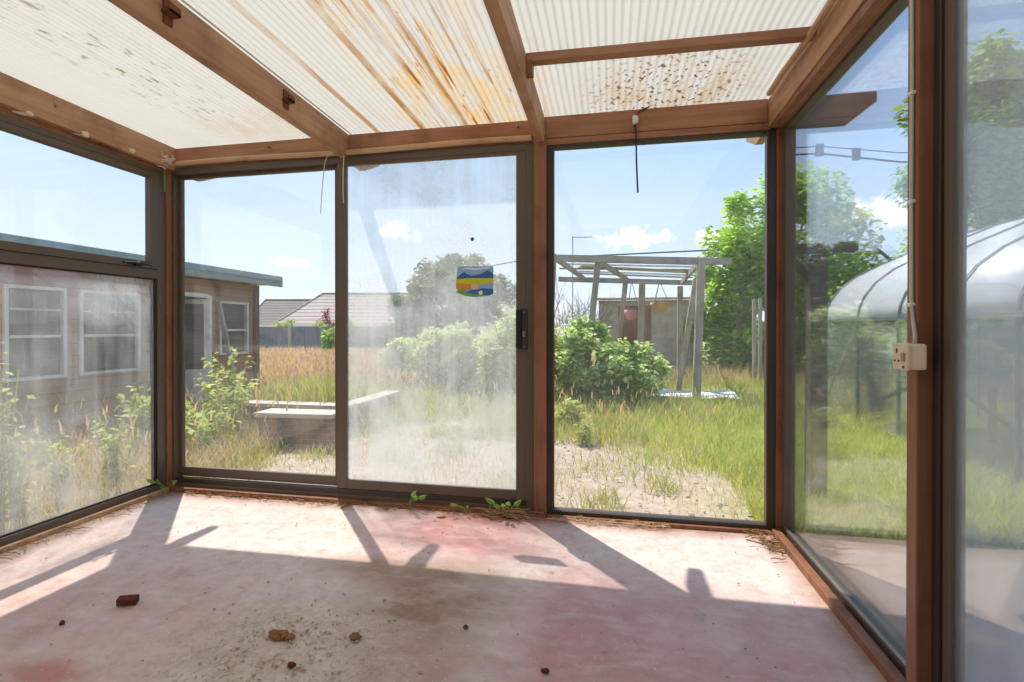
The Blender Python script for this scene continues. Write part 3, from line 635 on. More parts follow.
# long meadow with pink-tan seed heads
Pm = np.concatenate([scatter(30000,-14,-3.,8.,18), scatter(12000,-3,9,11,18)])
gs = mat_leaf('meadow_seed_heads', [lin(192,152,128), lin(200,166,138), lin(186,164,116), lin(178,134,112)], .4)
add_grass('meadow_grass', [(Pm, (.15,.38), (.014,.028), .45)], mat_leaf('meadow_blades', [lin(164,150,100), lin(180,156,124), lin(152,146,88), lin(186,154,134)], .45), 'long meadow grass in front of the back fence')
n = len(Pm)//2; hp = Pm[:n].copy(); hp[:,2] += rng.uniform(.22,.42,n)
v, q, _, _ = blades(hp, rng.uniform(.06,.16,n), rng.uniform(.02,.04,n), .5)
props(np_mesh('seed_heads', v, q, gs), 'pink tan seed heads over the long meadow grass', 'grass', kind='stuff')
Pt = np.concatenate([scatter(350,-5.6,-3.15,1.6,5.2), scatter(500,-5.6,-2.7,5.,9.), scatter(140,-1.6,1.,5.,7.)]); n = len(Pt)
v, q, tip, _ = blades(Pt, rng.uniform(.25,.6,n), np.full(n,.004), .6); tip[:,2] -= .05
v2, q2, _, _ = blades(tip, rng.uniform(.06,.14,n), rng.uniform(.012,.022,n), .5)
props(np_mesh('grass_stems', np.concatenate([v,v2]), np.concatenate([q,q2+len(v)]), gs), 'tall tan flowering grass stems near the glass', 'grass', kind='stuff')
# stones on the bare earth
b = MB(); R = random.Random(12)
for i in range(900):
    x, y = R.uniform(-3.6,1.0), 3.2+R.random()**1.3*3.0; s = R.uniform(.004,.013)*(1.8 if R.random() < .04 else 1)
    b.rock((x,y,GZ+s*.2),(s*R.uniform(.8,1.6),s,s*.6),i,1)
thing(b, 'gravel', mat_plain('pale_gravel', lin(176,162,146), .95, 0, .25, 3), 'pale stones scattered on the bare earth', 'gravel', kind='stuff')

# ---- leaves in clusters
def leaf_quads(C, size, flat=.5, fold=.25):
    n = len(C); a = rng.uniform(0,2*PI,n); t = rng.normal(0,.7,n)
    d = np.stack([np.cos(a)*np.cos(t*flat), np.sin(a)*np.cos(t*flat), np.sin(t*flat)-.25],1); d /= np.linalg.norm(d,axis=1)[:,None]
    r = rng.normal(0,1,(n,3)); r[:,2] *= flat; s = np.cross(d, np.cross(d, r)); s = np.cross(d, np.array([0,0,1.])+r*.45); s /= np.linalg.norm(s,axis=1)[:,None]
    u = np.cross(s, d); L = size[:,None]; W = L*.3
    v = np.stack([C, C+d*L*.45+s*W+u*W*fold, C+d*L, C+d*L*.45-s*W+u*W*fold, C+d*L*.5], 1)
    i = np.arange(n)*5; q = np.concatenate([np.stack([i,i+1,i+2,i+4],1), np.stack([i+4,i+2,i+3,i],1)])
    return v.reshape(-1,3), q
def crown(c, r, n, k, size, spread=.33, seed=0, hollow=.6, zmin=GZ):
    """leaf positions in k sub-clusters spread over an ellipsoid"""
    g = np.random.default_rng(seed); u = g.normal(0,1,(k,3)); u /= np.linalg.norm(u,axis=1)[:,None]
    u *= (hollow+(1-hollow)*g.uniform(0,1,k)**.5)[:,None]*g.uniform(.82,1.08,k)[:,None]
    cc = u*np.array(r)*(1-spread*.6); w = g.integers(0,k,n); e = g.normal(0,1,(n,3)); e /= np.linalg.norm(e,axis=1)[:,None]; e *= (g.uniform(0,1,n)**.45)[:,None]
    P = cc[w]+e*np.array(r)*spread*g.uniform(.6,1.15,k)[w][:,None]+np.array(c)
    P = P[P[:,2] > zmin]
    return P
def plant(name, base, label, cat, crowns, lm, stems, sm, group=None):
    """stems = list of (points, radii); crowns = list of leaf position arrays with their size range"""
    c = empty(name, base, label, cat, group)
    vs, qs, o = [], [], 0
    for P, (s0, s1) in crowns:
        v, q = leaf_quads(P, rng.uniform(s0,s1,len(P))); vs.append(v); qs.append(q+o); o += len(v)
    np_mesh('foliage', np.concatenate(vs), np.concatenate(qs), lm, c)
    b = MB()
    for pts, r in stems: b.tube(pts, r, 7)
    b.build('trunk' if cat == 'tree' else 'stem', sm, c, smooth=True)
    return c
BARK = mat_wood('grey_bark', lin(96,84,66), lin(128,112,90), 'z', .9)
L_dark = mat_leaf('dark_tree_leaves', [lin(76,98,46), lin(98,120,58), lin(118,138,72), lin(66,88,42)], .35)
L_bright = mat_leaf('bright_tree_leaves', [lin(116,150,44), lin(150,180,58), lin(178,200,80), lin(96,132,42)], .5)
L_mid = mat_leaf('mid_green_leaves', [lin(92,124,44), lin(122,152,58), lin(150,174,78)], .42)
L_elder = mat_leaf('pale_bush_leaves', [lin(140,164,88), lin(176,192,120), lin(200,208,150), lin(122,148,72)], .42)
L_weed = mat_leaf('yellow_green_weed', [lin(146,158,70), lin(172,178,96), lin(124,142,58), lin(184,182,116)], .45)
def trunk(x, y, z0, z1, r, seed, n=4, lean=.1, sp=.8):
    R = random.Random(seed); st = [([(x,y,z0-.05),(x+lean*.3,y,z0+(z1-z0)*.3),(x+lean,y,z1)], [r,r*.75,r*.35])]
    for i in range(n):
        a = 6.28*i/n+R.random(); zz = z0+(z1-z0)*R.uniform(.25,.6)
        st.append(([(x+lean*.3,y,zz),(x+math.cos(a)*sp*.5,y+math.sin(a)*sp*.5,zz+.4*sp),(x+math.cos(a)*sp,y+math.sin(a)*sp,zz+.9*sp)], [r*.45,r*.3,r*.12]))
    return st
# round dark tree behind the bushes
plant('round_tree', (-6.2,19.3,GZ), 'big round dark green tree behind the pale bushes', 'tree',
      [(crown((-6.9,19.3,2.0),(1.9,1.8,2.1),15000,46,0,.3,1),(.14,.26)), (crown((-4.7,19.4,1.8),(1.2,1.2,1.9),7000,26,0,.3,2),(.14,.26)), (crown((-6.0,19.3,3.2),(1.2,1.2,1.0),4500,18,0,.3,3),(.14,.24)), (crown((-8.3,19.1,1.2),(1.2,1.0,1.3),4500,18,0,.3,4),(.14,.24))],
      L_dark, trunk(-6.2,19.3,GZ,2.6,.2,1,5,.2,1.4), BARK)
# bright tree at the right, seen both sides of the corner post
plant('bright_tree', (4.6,14.6,GZ), 'tall bright green tree beyond the right corner post', 'tree',
      [(crown((4.7,14.6,3.2),(2.0,1.8,2.5),15000,50,0,.28,5),(.12,.24)), (crown((3.3,14.6,2.2),(1.0,1.2,1.9),6000,26,0,.3,6),(.12,.22)), (crown((4.0,14.2,.9),(1.9,1.2,1.1),8000,30,0,.3,7),(.12,.22))],
      L_bright, trunk(4.6,14.6,GZ,4.5,.18,2,5,.2,1.4), BARK)
plant('tall_tree', (7.6,12.9,GZ), 'tall dark tree towering beyond the greenhouse', 'tree',
      [(crown((7.9,12.9,5.2),(1.5,1.5,2.2),11000,44,0,.28,8),(.12,.25)), (crown((9.4,12.9,4.4),(1.6,1.5,2.4),9000,36,0,.3,9),(.12,.25))],
      L_mid, trunk(7.6,12.9,GZ,6.,.22,3,5,.2,1.6), BARK)
for i, (x, y, rx, rz, lab) in enumerate(((5.6,12.9,1.5,2.5,'leafy hedge tree behind the far end of the greenhouse'), (7.0,11.6,1.6,3.0,'leafy hedge tree behind the greenhouse roof'), (8.6,9.4,1.5,3.0,'leafy hedge tree to the side of the greenhouse'))):
    plant('hedge_tree', (x,y,GZ), lab, 'tree', [(crown((x,y,rz*.55),(rx,1.1,rz*.62+.4),8500,34,0,.3,20+i),(.09,.17))], L_bright, trunk(x,y,GZ,1.8,.09,20+i,4,.1,.7), BARK, 'hedge trees beside the greenhouse')
# pale bushes in the middle
for i, (x, y, rx, rz, n, lab) in enumerate(((-1.55,8.3,.8,1.4,12000,'pale flowering bush behind the sliding door handle'), (-2.75,8.8,.95,1.2,11000,'pale bush behind the middle of the sliding door'), (-3.8,9.3,.75,.95,6500,'low pale bush nearest the fence behind the hazy door'), (-.4,8.3,.75,1.1,9000,'leafy bush under the left end of the pergola'), (.35,8.1,.62,.75,5500,'low leafy bush under the middle of the pergola'))):
    st = []
    R = random.Random(40+i)
    for k in range(7): a = R.uniform(0,6.28); st.append(([(x,y,GZ-.03),(x+math.cos(a)*rx*.4,y+math.sin(a)*.3,rz*.5),(x+math.cos(a)*rx*.8,y+math.sin(a)*.5,rz*.95)], [.018,.012,.005]))
    c = plant('garden_bush', (x,y,GZ), lab, 'bush', [(crown((x,y,rz*.48),(rx,.7,rz*.62+.05),n,34,0,.32,40+i),(.06,.13))], L_elder, st, BARK, 'bushes in the middle of the garden')
    if i in (0,1):
        P = crown((x,y,rz*.55),(rx,.7,rz*.62),260,30,0,.25,60+i,.95); P = P[P[:,2] > rz*.4]
        fv, fq = leaf_quads(np.repeat(P,14,0)+rng.normal(0,.03,(len(P)*14,3))*np.array([1,1,.25]), rng.uniform(.02,.035,len(P)*14), .2)
        f = np_mesh('flower_head', fv, fq, mat_leaf('cream_flowers', [lin(236,232,200), lin(226,224,180)], .4), c)
# weeds near the glass
def weed(x, y, h, seed, label, spread=.22, n=9, lm=None, ls=(.05,.1), grp='tall weeds near the glass', per=16):
    R = random.Random(seed); st = []; P = []
    for k in range(n):
        a = R.uniform(0,6.28); rr = spread*R.uniform(.3,1.); hh = h*R.uniform(.6,1.)
        p0 = Vector((x+R.uniform(-.05,.05),y+R.uniform(-.05,.05),GZ-.03)); p2 = Vector((x+math.cos(a)*rr,y+math.sin(a)*rr,GZ+hh)); p1 = (p0+p2)/2+Vector((math.cos(a),math.sin(a),0))*-.03
        st.append(([p0,p1,p2], [.006,.004,.002]))
        for j in range(per):
            t = R.uniform(.25,1.); q = p0.lerp(p1,t*2) if t < .5 else p1.lerp(p2,t*2-1); P.append((q.x+R.gauss(0,.02),q.y+R.gauss(0,.02),q.z+R.gauss(0,.015)))
    c = plant('tall_weed', (x,y,GZ), label, 'weed', [(np.array(P), ls)], lm or L_weed, st, lm or L_weed, grp)
    return c
for i, (x, y, h, sp_, n_, lab) in enumerate(((-4.0,4.7,.75,.34,18,'spreading yellow green weed beside the stone slab bench'), (-4.45,5.1,1.0,.32,16,'tall yellow green weed before the open shed door'), (-4.6,4.2,.7,.3,16,'yellow green weed behind the left corner post'), (-3.8,4.15,.45,.28,14,'low yellow green weed in front of the stone slab bench'), (-4.3,4.55,.55,.4,18,'bushy yellow green weed between the bench and left corner post'), (-3.65,3.1,.62,.18,12,'feathery weed outside the corner end of the left window'), (-3.75,2.8,.5,.18,12,'feathery weed outside the middle of the left window'), (-3.42,2.24,1.2,.09,9,'tall leafy weed at the outer edge of the left window'), (-3.4,2.3,.6,.12,9,'short leafy weed at the outer edge of the left window'))):
    weed(x, y, h, 70+i, lab, sp_, n_, ls=(.05,.1) if i < 5 else (.03,.065), per=26)
weed(-.5,5.9,.42,90,'pale leaved weed standing on bare earth behind the right pane',.22,9,None,(.07,.14)); weed(-.25,5.2,.3,91,'small brownish weed on bare earth behind the right pane',.14,9,None,(.04,.07))
weed(-10.4,17.1,1.35,92,'tall green sapling in front of the back fence',.35,14,L_bright,(.14,.26),None,30)

# ---- bare twiggy shrub left of the pergola
c = empty('twiggy_shrub', (-.75,9.6,GZ), 'bare twiggy brown shrub at the left end of the pergola', 'shrub'); b = MB(); R = random.Random(5)
def twig(p, d, L, r, lev):
    q = p+d*L; b.tube([p,(p+q)/2+Vector((R.gauss(0,.02),R.gauss(0,.02),0)),q], [r,r*.8,r*.6], 5)
    if lev:
        for k in range(3): twig(p.lerp(q,R.uniform(.5,1)), (d+Vector((R.gauss(0,.5),R.gauss(0,.5),R.uniform(-.1,.4)))).normalized(), L*R.uniform(.55,.8), r*.6, lev-1)
for k in range(16): a = R.uniform(0,6.28); twig(Vector((-.85+R.gauss(0,.16),9.6,GZ-.03)), Vector((math.cos(a)*.4,math.sin(a)*.3,1)).normalized(), R.uniform(.75,1.05), .014, 3)
b.build('branches', mat_plain('brown_twig', lin(140,120,100), .9), c)

# ---- raised bed and stone bench
brick = NT('old_brick'); bt = brick.n('ShaderNodeTexBrick'); cs = brick.n('ShaderNodeTexCoord'); mp = brick.n('ShaderNodeMapping'); brick.l(cs.outputs['Object'], mp.inputs[0]); mp.inputs['Rotation'].default_value = (PI/2,0,0); brick.l(mp.outputs[0], bt.inputs[0])
bt.inputs['Color1'].default_value = lin(160,124,96); bt.inputs['Color2'].default_value = lin(134,100,80); bt.inputs['Mortar'].default_value = lin(170,156,136); bt.inputs['Scale'].default_value = 4.4; bt.inputs['Mortar Size'].default_value = .016
bc = brick.mix(brick.ramp(brick.noise(brick.pos(), 6, 5), (.45,0.), (.7,.6)), bt.outputs[0], lin(96,94,70)); brick.done(brick.bsdf(bc, .9, brick.bump(bt.outputs['Fac'], -.4, .01)))
STONE = mat_plain('weathered_concrete', lin(186,176,160), .9, 0, .18, 14, bump=.4)
c = empty('raised_bed', (-3.4,5.6,GZ), 'low raised garden bed with brick walls and pale coping', 'garden bed')
MB().box((-4.25,5.15,GZ-.05),(-2.92,5.32,.19)).build('brick_wall', brick.m, c, .006); MB().box((-3.06,5.32,GZ-.05),(-2.9,6.5,.19)).build('brick_wall', brick.m, c, .006)
MB().box((-4.27,5.12,.19),(-2.89,5.35,.235)).build('coping', STONE, c, .008); MB().box((-3.09,5.35,.19),(-2.86,6.52,.235)).build('coping', STONE, c, .008)
b = MB(); R = random.Random(2)
MB().box((-4.25,5.32,GZ-.05),(-3.06,6.5,.16)).build('soil', mat_plain('dark_soil', lin(110,92,66), .95, 0, .3, 30), c)
P = np.stack([rng.uniform(-4.2,-3.1,2600), rng.uniform(5.34,6.5,2600), np.full(2600,.15)],1); v, q, _, _ = blades(P, rng.uniform(.1,.4,2600), rng.uniform(.006,.012,2600), .5); np_mesh('bed_grass', v, q, gm, c)
c = empty('garden_bench', (-3.1,4.55,GZ), 'low stone slab bench on brick piers outside the left fixed pane', 'bench')
MB().box((-3.52,4.42,.215),(-2.68,4.72,.262),(0,0,.05)).build('slab', STONE, c, .012)
MB().box((-3.32,4.6,GZ-.04),(-3.05,4.66,.21)).build('added_gap_back', brick.m, c, .006)  # backing added so the gap between the piers stays dark
for x in (-3.4,-3.0,-2.8): MB().box((x-.1,4.47,GZ-.04),(x+.1,4.67,.215),(0,0,.05)).build('pier', brick.m, c, .008)

# ---- back fence: panels and posts
FEN = mat_wood('weathered_fence', lin(112,116,118), lin(146,148,146), 'z', .9)
c = empty('back_fence', (-12,18,GZ), 'grey panel fence across the back of the garden', 'fence')
A, B = Vector((-18.1,16.8,0)), Vector((-5.2,19.36,0)); n = 7
for i in range(n+1):
    p = A.lerp(B, i/n); MB().box((p.x-.06,p.y-.06,GZ-.1),(p.x+.06,p.y+.06,1.2)).build('post', STONE, c, .01)
    if i < n:
        q = A.lerp(B, (i+1)/n); b = MB(); dv = (q-p).normalized(); k = 14
        for j in range(k):
            s = p+dv*(.07+(j+.5)*((q-p).length-.14)/k); b.beam((s.x,s.y-(j%2)*.015,GZ), (s.x,s.y-(j%2)*.015,1.12+.012*(j%2)), .145, .018, (-dv.y,dv.x,0))
        for z in (.1,.6,1.14): b.beam((p.x+dv.x*.07,p.y+dv.y*.07,z),(q.x-dv.x*.07,q.y-dv.y*.07,z),.05,.05)
        b.build('panel', FEN, c)

# ---- houses beyond the fence
def tile_mat(name, c1, c2):
    t = NT(name); p = t.n('ShaderNodeTexCoord').outputs['Object']; s = t.n('ShaderNodeSeparateXYZ'); t.l(p, s.inputs[0])
    f = t.math('FRACT', t.math('MULTIPLY', s.outputs[2], 3.6)); n = t.noise(p, 2.5, 5)
    c = t.mix(n, c1, c2); c = t.mix(t.ramp(f, (.0,1.), (.4,0.)), c, tuple(q*.3 for q in c1[:3])+(1,))
    return t.done(t.bsdf(c, .85, t.bump(f, .6, .06)))
RND = mat_plain('pale_house_render', lin(214,206,196), .9, 0, .06, 2)
def house(name_label, c0, L, W, ze, zr, hipL, hipR, tm, gable=None, rot=.19, chim=None):
    c = empty('house', c0, name_label, 'house'); c.rotation_euler = (0,0,0)
    Mx = Matrix.Translation(c0) @ Matrix.Rotation(rot,4,'Z')
    def T(mb): mb.v = [tuple(Mx @ Vector(p)) for p in mb.v]; return mb
    T(MB().box((0.3,.3,0),(L-.3,W-.3,ze))).build('wall', RND, c)
    vs = [(0,0,ze),(L,0,ze),(L,W,ze),(0,W,ze),(hipL,W/2,zr),(L-hipR,W/2,zr)]
    T(MB().add(vs, [(0,1,5,4),(1,2,5),(2,3,4,5),(3,0,4),(3,2,1,0)])).build('roof', tm, c)
    T(MB().tube([(hipL,W/2,zr+.02),(L-hipR,W/2,zr+.02)], .09, 8).tube([(0,0,ze+.03),(hipL,W/2,zr+.02)], .08, 8)).build('ridge_tile', tm, c)
    T(MB().box((-.05,-.08,ze-.16),(L+.05,0.02,ze+.02))).build('gutter', M['white'], c)
    if gable:
        gx, gw, gz = gable
        T(MB().add([(gx,-.5,0),(gx+gw,-.5,0),(gx+gw,-.5,ze-.4),(gx+gw/2,-.5,gz),(gx,-.5,ze-.4),(gx,1.2,0),(gx+gw,1.2,0),(gx+gw,1.2,ze-.4),(gx+gw/2,1.2,gz),(gx,1.2,ze-.4)],
                     [(0,1,2,3,4),(9,8,7,6,5),(0,5,6,1),(1,6,7,2),(4,9,5,0)])).build('gable_wall', RND, c)
        b = MB(); b.beam((gx-.12,.3,ze-.5),(gx+gw/2,.3,gz+.05),1.9,.1,(0,0,1)); b.beam((gx+gw+.12,.3,ze-.5),(gx+gw/2,.3,gz+.05),1.9,.1,(0,0,1))
        T(b).build('gable_roof', tm, c)
    if chim: T(MB().box((chim,W/2-.3,zr-.5),(chim+.6,W/2+.3,zr+.7))).build('chimney', brick.m, c, .02)
    return c
house('bungalow with a hipped grey brown tiled roof beyond the fence', (-23.8,32.0,GZ), 16, 8, 1.5, 3.95, 2.0, 2.4, tile_mat('roof_tile_light', lin(176,160,146), lin(196,178,164)))
house('darker roofed house behind the hipped roof bungalow', (-34.2,41.5,GZ), 11.5, 8, 1.5, 4.1, .2, .2, tile_mat('roof_tile_dark', lin(128,114,102), lin(146,130,118)), gable=(6.7,2.6,2.45))
c = empty('television_aerial', (-2.9,40.2,GZ), 'thin aerial mast rising far beyond the pergola', 'aerial')
MB().tube([(-2.9,40.2,GZ-.1),(-2.9,40.2,8.5)], .04, 6).build('mast', M['steel'], c)
MB().beam((-2.9,40.2,8.4),(-1.4,40.4,8.4),.05,.05).beam((-2.3,40,8.4),(-2.3,40.6,8.4),.03,.03).beam((-1.9,40,8.4),(-1.9,40.6,8.4),.03,.03).beam((-1.5,40,8.4),(-1.5,40.6,8.4),.03,.03).build('aerial_array', M['steel'], c)
# shrubs along the fence line
for i, (x, y, rx, rz, m_, lab) in enumerate(((-13.4,18.9,.9,.65,L_weed,'pale shrub poking over the fence beside the shed'), (-12.3,19.4,.8,.55,L_weed,'low pale shrub poking over the fence below the gable'), (-12.35,20.2,.5,1.15,mat_leaf('red_leaves', [lin(140,70,76), lin(160,90,94), lin(116,56,62)], .4),'red leaved shrub poking over the fence'), (-11.0,19.6,.5,1.0,L_bright,'bright green shrub poking over the fence beside the red one'))):
    plant('fence_shrub', (x,y,GZ), lab, 'shrub', [(crown((x,y,.85),(rx,.6,rz),2200,18,0,.32,80+i),(.07,.15))], m_, trunk(x,y,GZ,.9,.04,80+i,3,.05,.3), BARK, 'shrubs along the back fence')

# ---- summerhouse on the left
PLK = NT('brown_plank_wall'); pp = PLK.n('ShaderNodeSeparateXYZ'); PLK.l(PLK.pos(), pp.inputs[0]); ff = PLK.math('FRACT', PLK.math('MULTIPLY', pp.outputs[2], 7.5))
pc = PLK.mix(PLK.noise(PLK.pos((2,2,22)), 1, 5), lin(150,106,80), lin(178,134,104)); pc = PLK.mix(PLK.ramp(ff, (.0,1.), (.08,0.)), pc, lin(56,40,32)); PLK.done(PLK.bsdf(pc, .85, PLK.bump(ff, .5, .02)))
WHT = mat_wood('flaking_white_paint', lin(212,206,196), lin(232,228,220), 'z', .8, lin(168,150,130))
FX = -5.9
c = empty('summerhouse', (FX-1.2,5.,GZ), 'old brown timber summerhouse with white framed windows left of the garden', 'shed')
zt = 1.83
wl = MB()
OP = [(2.6,3.35,.62,1.52),(3.9,4.42,.6,1.52),(4.62,5.3,.6,1.52),(5.85,6.42,GZ,1.58),(6.68,7.24,.72,1.5)]
ycur = 1.8
for y0, y1, z0, z1 in OP:
    wl.box((FX-.06,ycur,GZ),(FX,y0,zt)); wl.box((FX-.06,y0,z1),(FX,y1,zt))
    if z0 > GZ: wl.box((FX-.06,y0,GZ),(FX,y1,z0))
    ycur = y1
wl.box((FX-.06,ycur,GZ),(FX,7.5,zt)); wl.box((FX-2.3,7.44,GZ),(FX-.06,7.5,zt)); wl.box((FX-2.3,1.8,GZ),(FX-.06,1.86,zt)); wl.box((FX-2.36,1.8,GZ),(FX-2.3,7.5,zt))
wl.build('wall', PLK.m, c)
MB().box((FX-2.4,1.75,GZ-.02),(FX-.06,7.44,GZ+.04)).build('shed_floor', mat_plain('dark_boards', lin(80,66,54), .9), c)
MB().box((FX-2.6,1.4,zt+.02),(FX+.3,7.68,zt+.07)).build('roof_deck', mat_plain('yellowed_soffit', lin(226,212,170), .85, 0, .1), c)
MB().box((FX-2.65,1.35,zt+.07),(FX+.34,7.72,zt+.17)).build('roof', mat_plain('blue_grey_felt', lin(140,158,162), .85, 0, .15, 10), c, .01)
MB().box((FX+.3,1.35,zt-.01),(FX+.335,7.72,zt+.075)).build('fascia', mat_wood('fascia_board', lin(150,150,140), lin(176,172,158), 'y', .8), c, .004)
MB().box((FX,7.4,GZ),(FX+.05,7.5,zt)).build('corner_board', mat_plain('dark_corner_board', lin(110,74,56), .8), c, .004)
MB().box((FX,1.8,1.56),(FX+.025,5.5,1.74)).build('header_board', mat_wood('red_brown_board', lin(146,92,78), lin(168,112,96), 'y', .8), c, .004)
GS = mat_glass('shed_glass', .06, .05, 0, 'y', patchy=.05)
for k, (y0, y1, z0, z1) in enumerate(OP):
    if k == 3: continue
    f = swap(ring(y0-.03,y1+.03,z0-.03,z1+.03,.036,-.03,.03), FX); zz = z0+(z1-z0)*.46; f.box((FX-.02,y0+.02,zz-.015),(FX+.02,y1-.02,zz+.015))
    if k in (1,2): f.box((FX-.02,y0+.02,zz+.27),(FX+.02,y1-.02,zz+.29))
    fo = f.build('window_frame', WHT, c, .004); swap(MB().box((y0+.02,-.006,z0+.02),(y1-.02,-.002,z1-.02)), FX).build('window_pane', GS, fo)
CUR = mat_plain('grey_net_curtain', lin(170,160,150), .9, 0, .1)
b = MB(); ng = 40
for y0, y1 in ((3.92,4.4),(4.64,5.28)):
    n = 30; o = len(b.v)
    prof = [(FX-.16+.012*math.sin(i*1.6), y0+(y1-y0)*i/n) for i in range(n+1)]
    vs = [(x,y,1.15) for x,y in prof]+[(x,y,1.5) for x,y in prof]; b.add(vs, [(i,i+1,n+2+i,n+1+i) for i in range(n)])
b.build('curtain', CUR, c, fix=False)
MB().box((FX,5.80,GZ),(FX+.05,5.86,1.6)).box((FX,6.41,GZ),(FX+.05,6.47,1.6)).box((FX,5.86,1.56),(FX+.05,6.41,1.62)).build('door_frame', WHT, c, .004)
dr = swap(ring(-.0,.56,GZ+.05,1.54,.07,-.02,.02,wb=.55), 0)
Md = Matrix.Translation((FX+.04,6.43,0)) @ Matrix.Rotation(math.radians(-62),4,'Z'); 
dr.v = [tuple(Md @ Vector((p[0],-p[1],p[2]))) for p in dr.v]; do = dr.build('door', WHT, c, .004)
dp = MB().box((-.003,-.5,.6),(.003,-.06,1.48)); dp.v = [tuple(Md @ Vector(p)) for p in dp.v]; dp.build('door_pane', GS, do)
dh = MB().tube([(.02,-.53,.75),(.05,-.53,.75)],.012,8); dh.v = [tuple(Md @ Vector(p)) for p in dh.v]; dh.build('door_knob', M['steel'], do)
thing(MB().beam((-5.62,5.55,GZ-.02),(-5.86,5.42,1.5),.07,.045,(0,1,0)), 'timber_prop', WHT, 'pale timber length leaning against the summerhouse wall', 'timber', None, .004)
thing(MB().beam((-5.5,6.62,GZ-.02),(-5.84,6.58,1.52),.07,.04,(0,1,0)), 'timber_prop', mat_wood('grey_prop', lin(150,140,124), lin(176,164,146), 'z', .85), 'grey timber length leaning beside the open summerhouse door', 'timber', None, .004)

# ---- pergola with its shed and hanging pots
GRY = mat_wood('silvered_timber', lin(150,136,116), lin(186,172,150), 'z', .9, lin(112,100,84)); GRX = mat_wood('silvered_timber_x', lin(138,130,118), lin(178,168,152), 'x', .9, lin(104,96,84))
c = empty('pergola', (.6,10,GZ), 'rickety weathered timber pergola with leaning posts', 'pergola')
def post(p0, p1, w=.09): MB().beam(p0, p1, w, w, (0,1,0)).build('post', GRY, c, .006)
post((1.39,8.56,GZ-.05),(1.47,8.59,2.2),.12); post((-.43,8.37,GZ-.05),(-.19,8.43,2.2),.1)
post((1.27,9.9,GZ-.05),(1.62,10.0,2.05),.1); post((.68,11.85,GZ-.05),(.74,11.87,2.16),.14); post((.12,12.25,GZ-.05),(.38,12.31,2.24),.12); post((1.66,12.55,GZ-.05),(1.67,12.56,2.12),.12); post((-1.0,8.15,GZ-.05),(-.9,8.13,2.25),.09)
MB().beam((-1.1,8.08,2.26),(1.95,8.7,2.2),.05,.11).build('front_beam', GRX, c, .004); MB().beam((-1.2,11.9,2.28),(2.0,12.62,2.2),.05,.12).build('back_beam', GRX, c, .004)
for (a, b_) in (((-.2,8.3,2.22),(.42,12.3,2.28)), ((1.46,8.6,2.2),(1.7,12.6,2.2)), ((-.9,8.1,2.28),(-.6,12.1,2.3))): MB().beam(a, b_, .05, .1).build('side_beam', GRX, c, .004)
R = random.Random(9)
for i, y in enumerate((8.75,9.2,9.75,10.3,10.9,11.4)):
    sk = R.uniform(-.12,.12); MB().beam((-1.0+R.uniform(-.1,.3),y-.15,2.34+R.uniform(-.02,.02)),(1.85+R.uniform(-.2,.2),y+.42+sk,2.27+R.uniform(-.03,.02)),.07,.03).build('lath', WHT if i in (0,2,4) else GRX, c, .003)
MB().beam((-.6,10.2,2.36),(1.75,10.9,2.27),.42,.012).build('roof_strip', mat_plain('pale_plastic_strip', lin(214,208,196), .6), c)
SHP = mat_wood('pale_shed_board', lin(178,164,142), lin(200,186,164), 'x', .9, lin(140,118,98)); SHD = mat_wood('dark_shed_door', lin(128,84,64), lin(150,104,82), 'z', .9)
c = empty('garden_shed', (.9,14.5,GZ), 'small timber shed with a dark door behind the pergola', 'shed')
b = MB()
for k in range(11): b.box((1.12,14.28-.016*(k%2),GZ+k*.18),(2.3,14.34,GZ+(k+1)*.18+.002))
for k in range(11): b.box((-.3,14.28-.016*(k%2),GZ+k*.18),(.25,14.34,GZ+(k+1)*.18+.002))
b.box((.25,14.28,1.72),(1.12,14.34,1.88)).box((-.3,14.34,GZ),(-.24,16,1.88)).box((2.24,14.34,GZ),(2.3,16,1.88)).build('wall', SHP, c)
MB().box((.24,14.25,GZ+.02),(1.13,14.3,1.73)).build('door', SHD, c, .006)
MB().prism([(14.1,1.88),(16.1,2.05),(16.1,2.12),(14.1,1.95)], 'x', -.45, 2.45).build('roof', mat_plain('grey_shed_felt', lin(176,168,158), .9), c, .004)
def hanging_pot(p, r, h, m, label):
    c = empty('hanging_pot', p, label, 'pot'); x, y, z = p
    MB().lathe([(r*.45,0),(r*.8,h*.3),(r,h*.7),(r*.98,h),(r*.9,h),(r*.85,h*.72),(r*.2,h*.2)], p, 20).build('bowl', m, c, smooth=True)
    b = MB()
    for k in range(3): a = 2.1*k; b.tube([(x+r*math.cos(a),y+r*math.sin(a),z+h),(x,y,2.24)], .008, 5)
    b.build('chain', M['steel'], c)
hanging_pot((.51,12.1,1.30), .17, .24, mat_plain('pink_pot', lin(222,140,140), .6), 'pink hanging pot under the back of the pergola')
hanging_pot((1.17,12.35,1.5), .22, .22, mat_plain('orange_pot', lin(206,150,80), .6), 'wide orange hanging pot under the back of the pergola')
# pale sheet on the grass
V = []; F = []; n = 24
for j in range(9):
    for i in range(n+1):
        u, w_ = i/n, j/8; V.append((.62+1.5*u+.1*w_, 8.75+.95*w_+.08*math.sin(u*9), GZ+.05+.010*math.sin(u*17+w_*5)+.008*math.sin(w_*9)))
for j in range(8):
    for i in range(n): a = j*(n+1)+i; F.append((a,a+1,a+n+2,a+n+1))
o = MB().add(V,F).build('ground_sheet', mat_plain('white_sheet', lin(226,224,220), .6, 0, .06), fix=False); o.modifiers.new('s','SOLIDIFY').thickness = .006
props(o, 'crumpled white sheet lying on the grass under the pergola post', 'sheet')
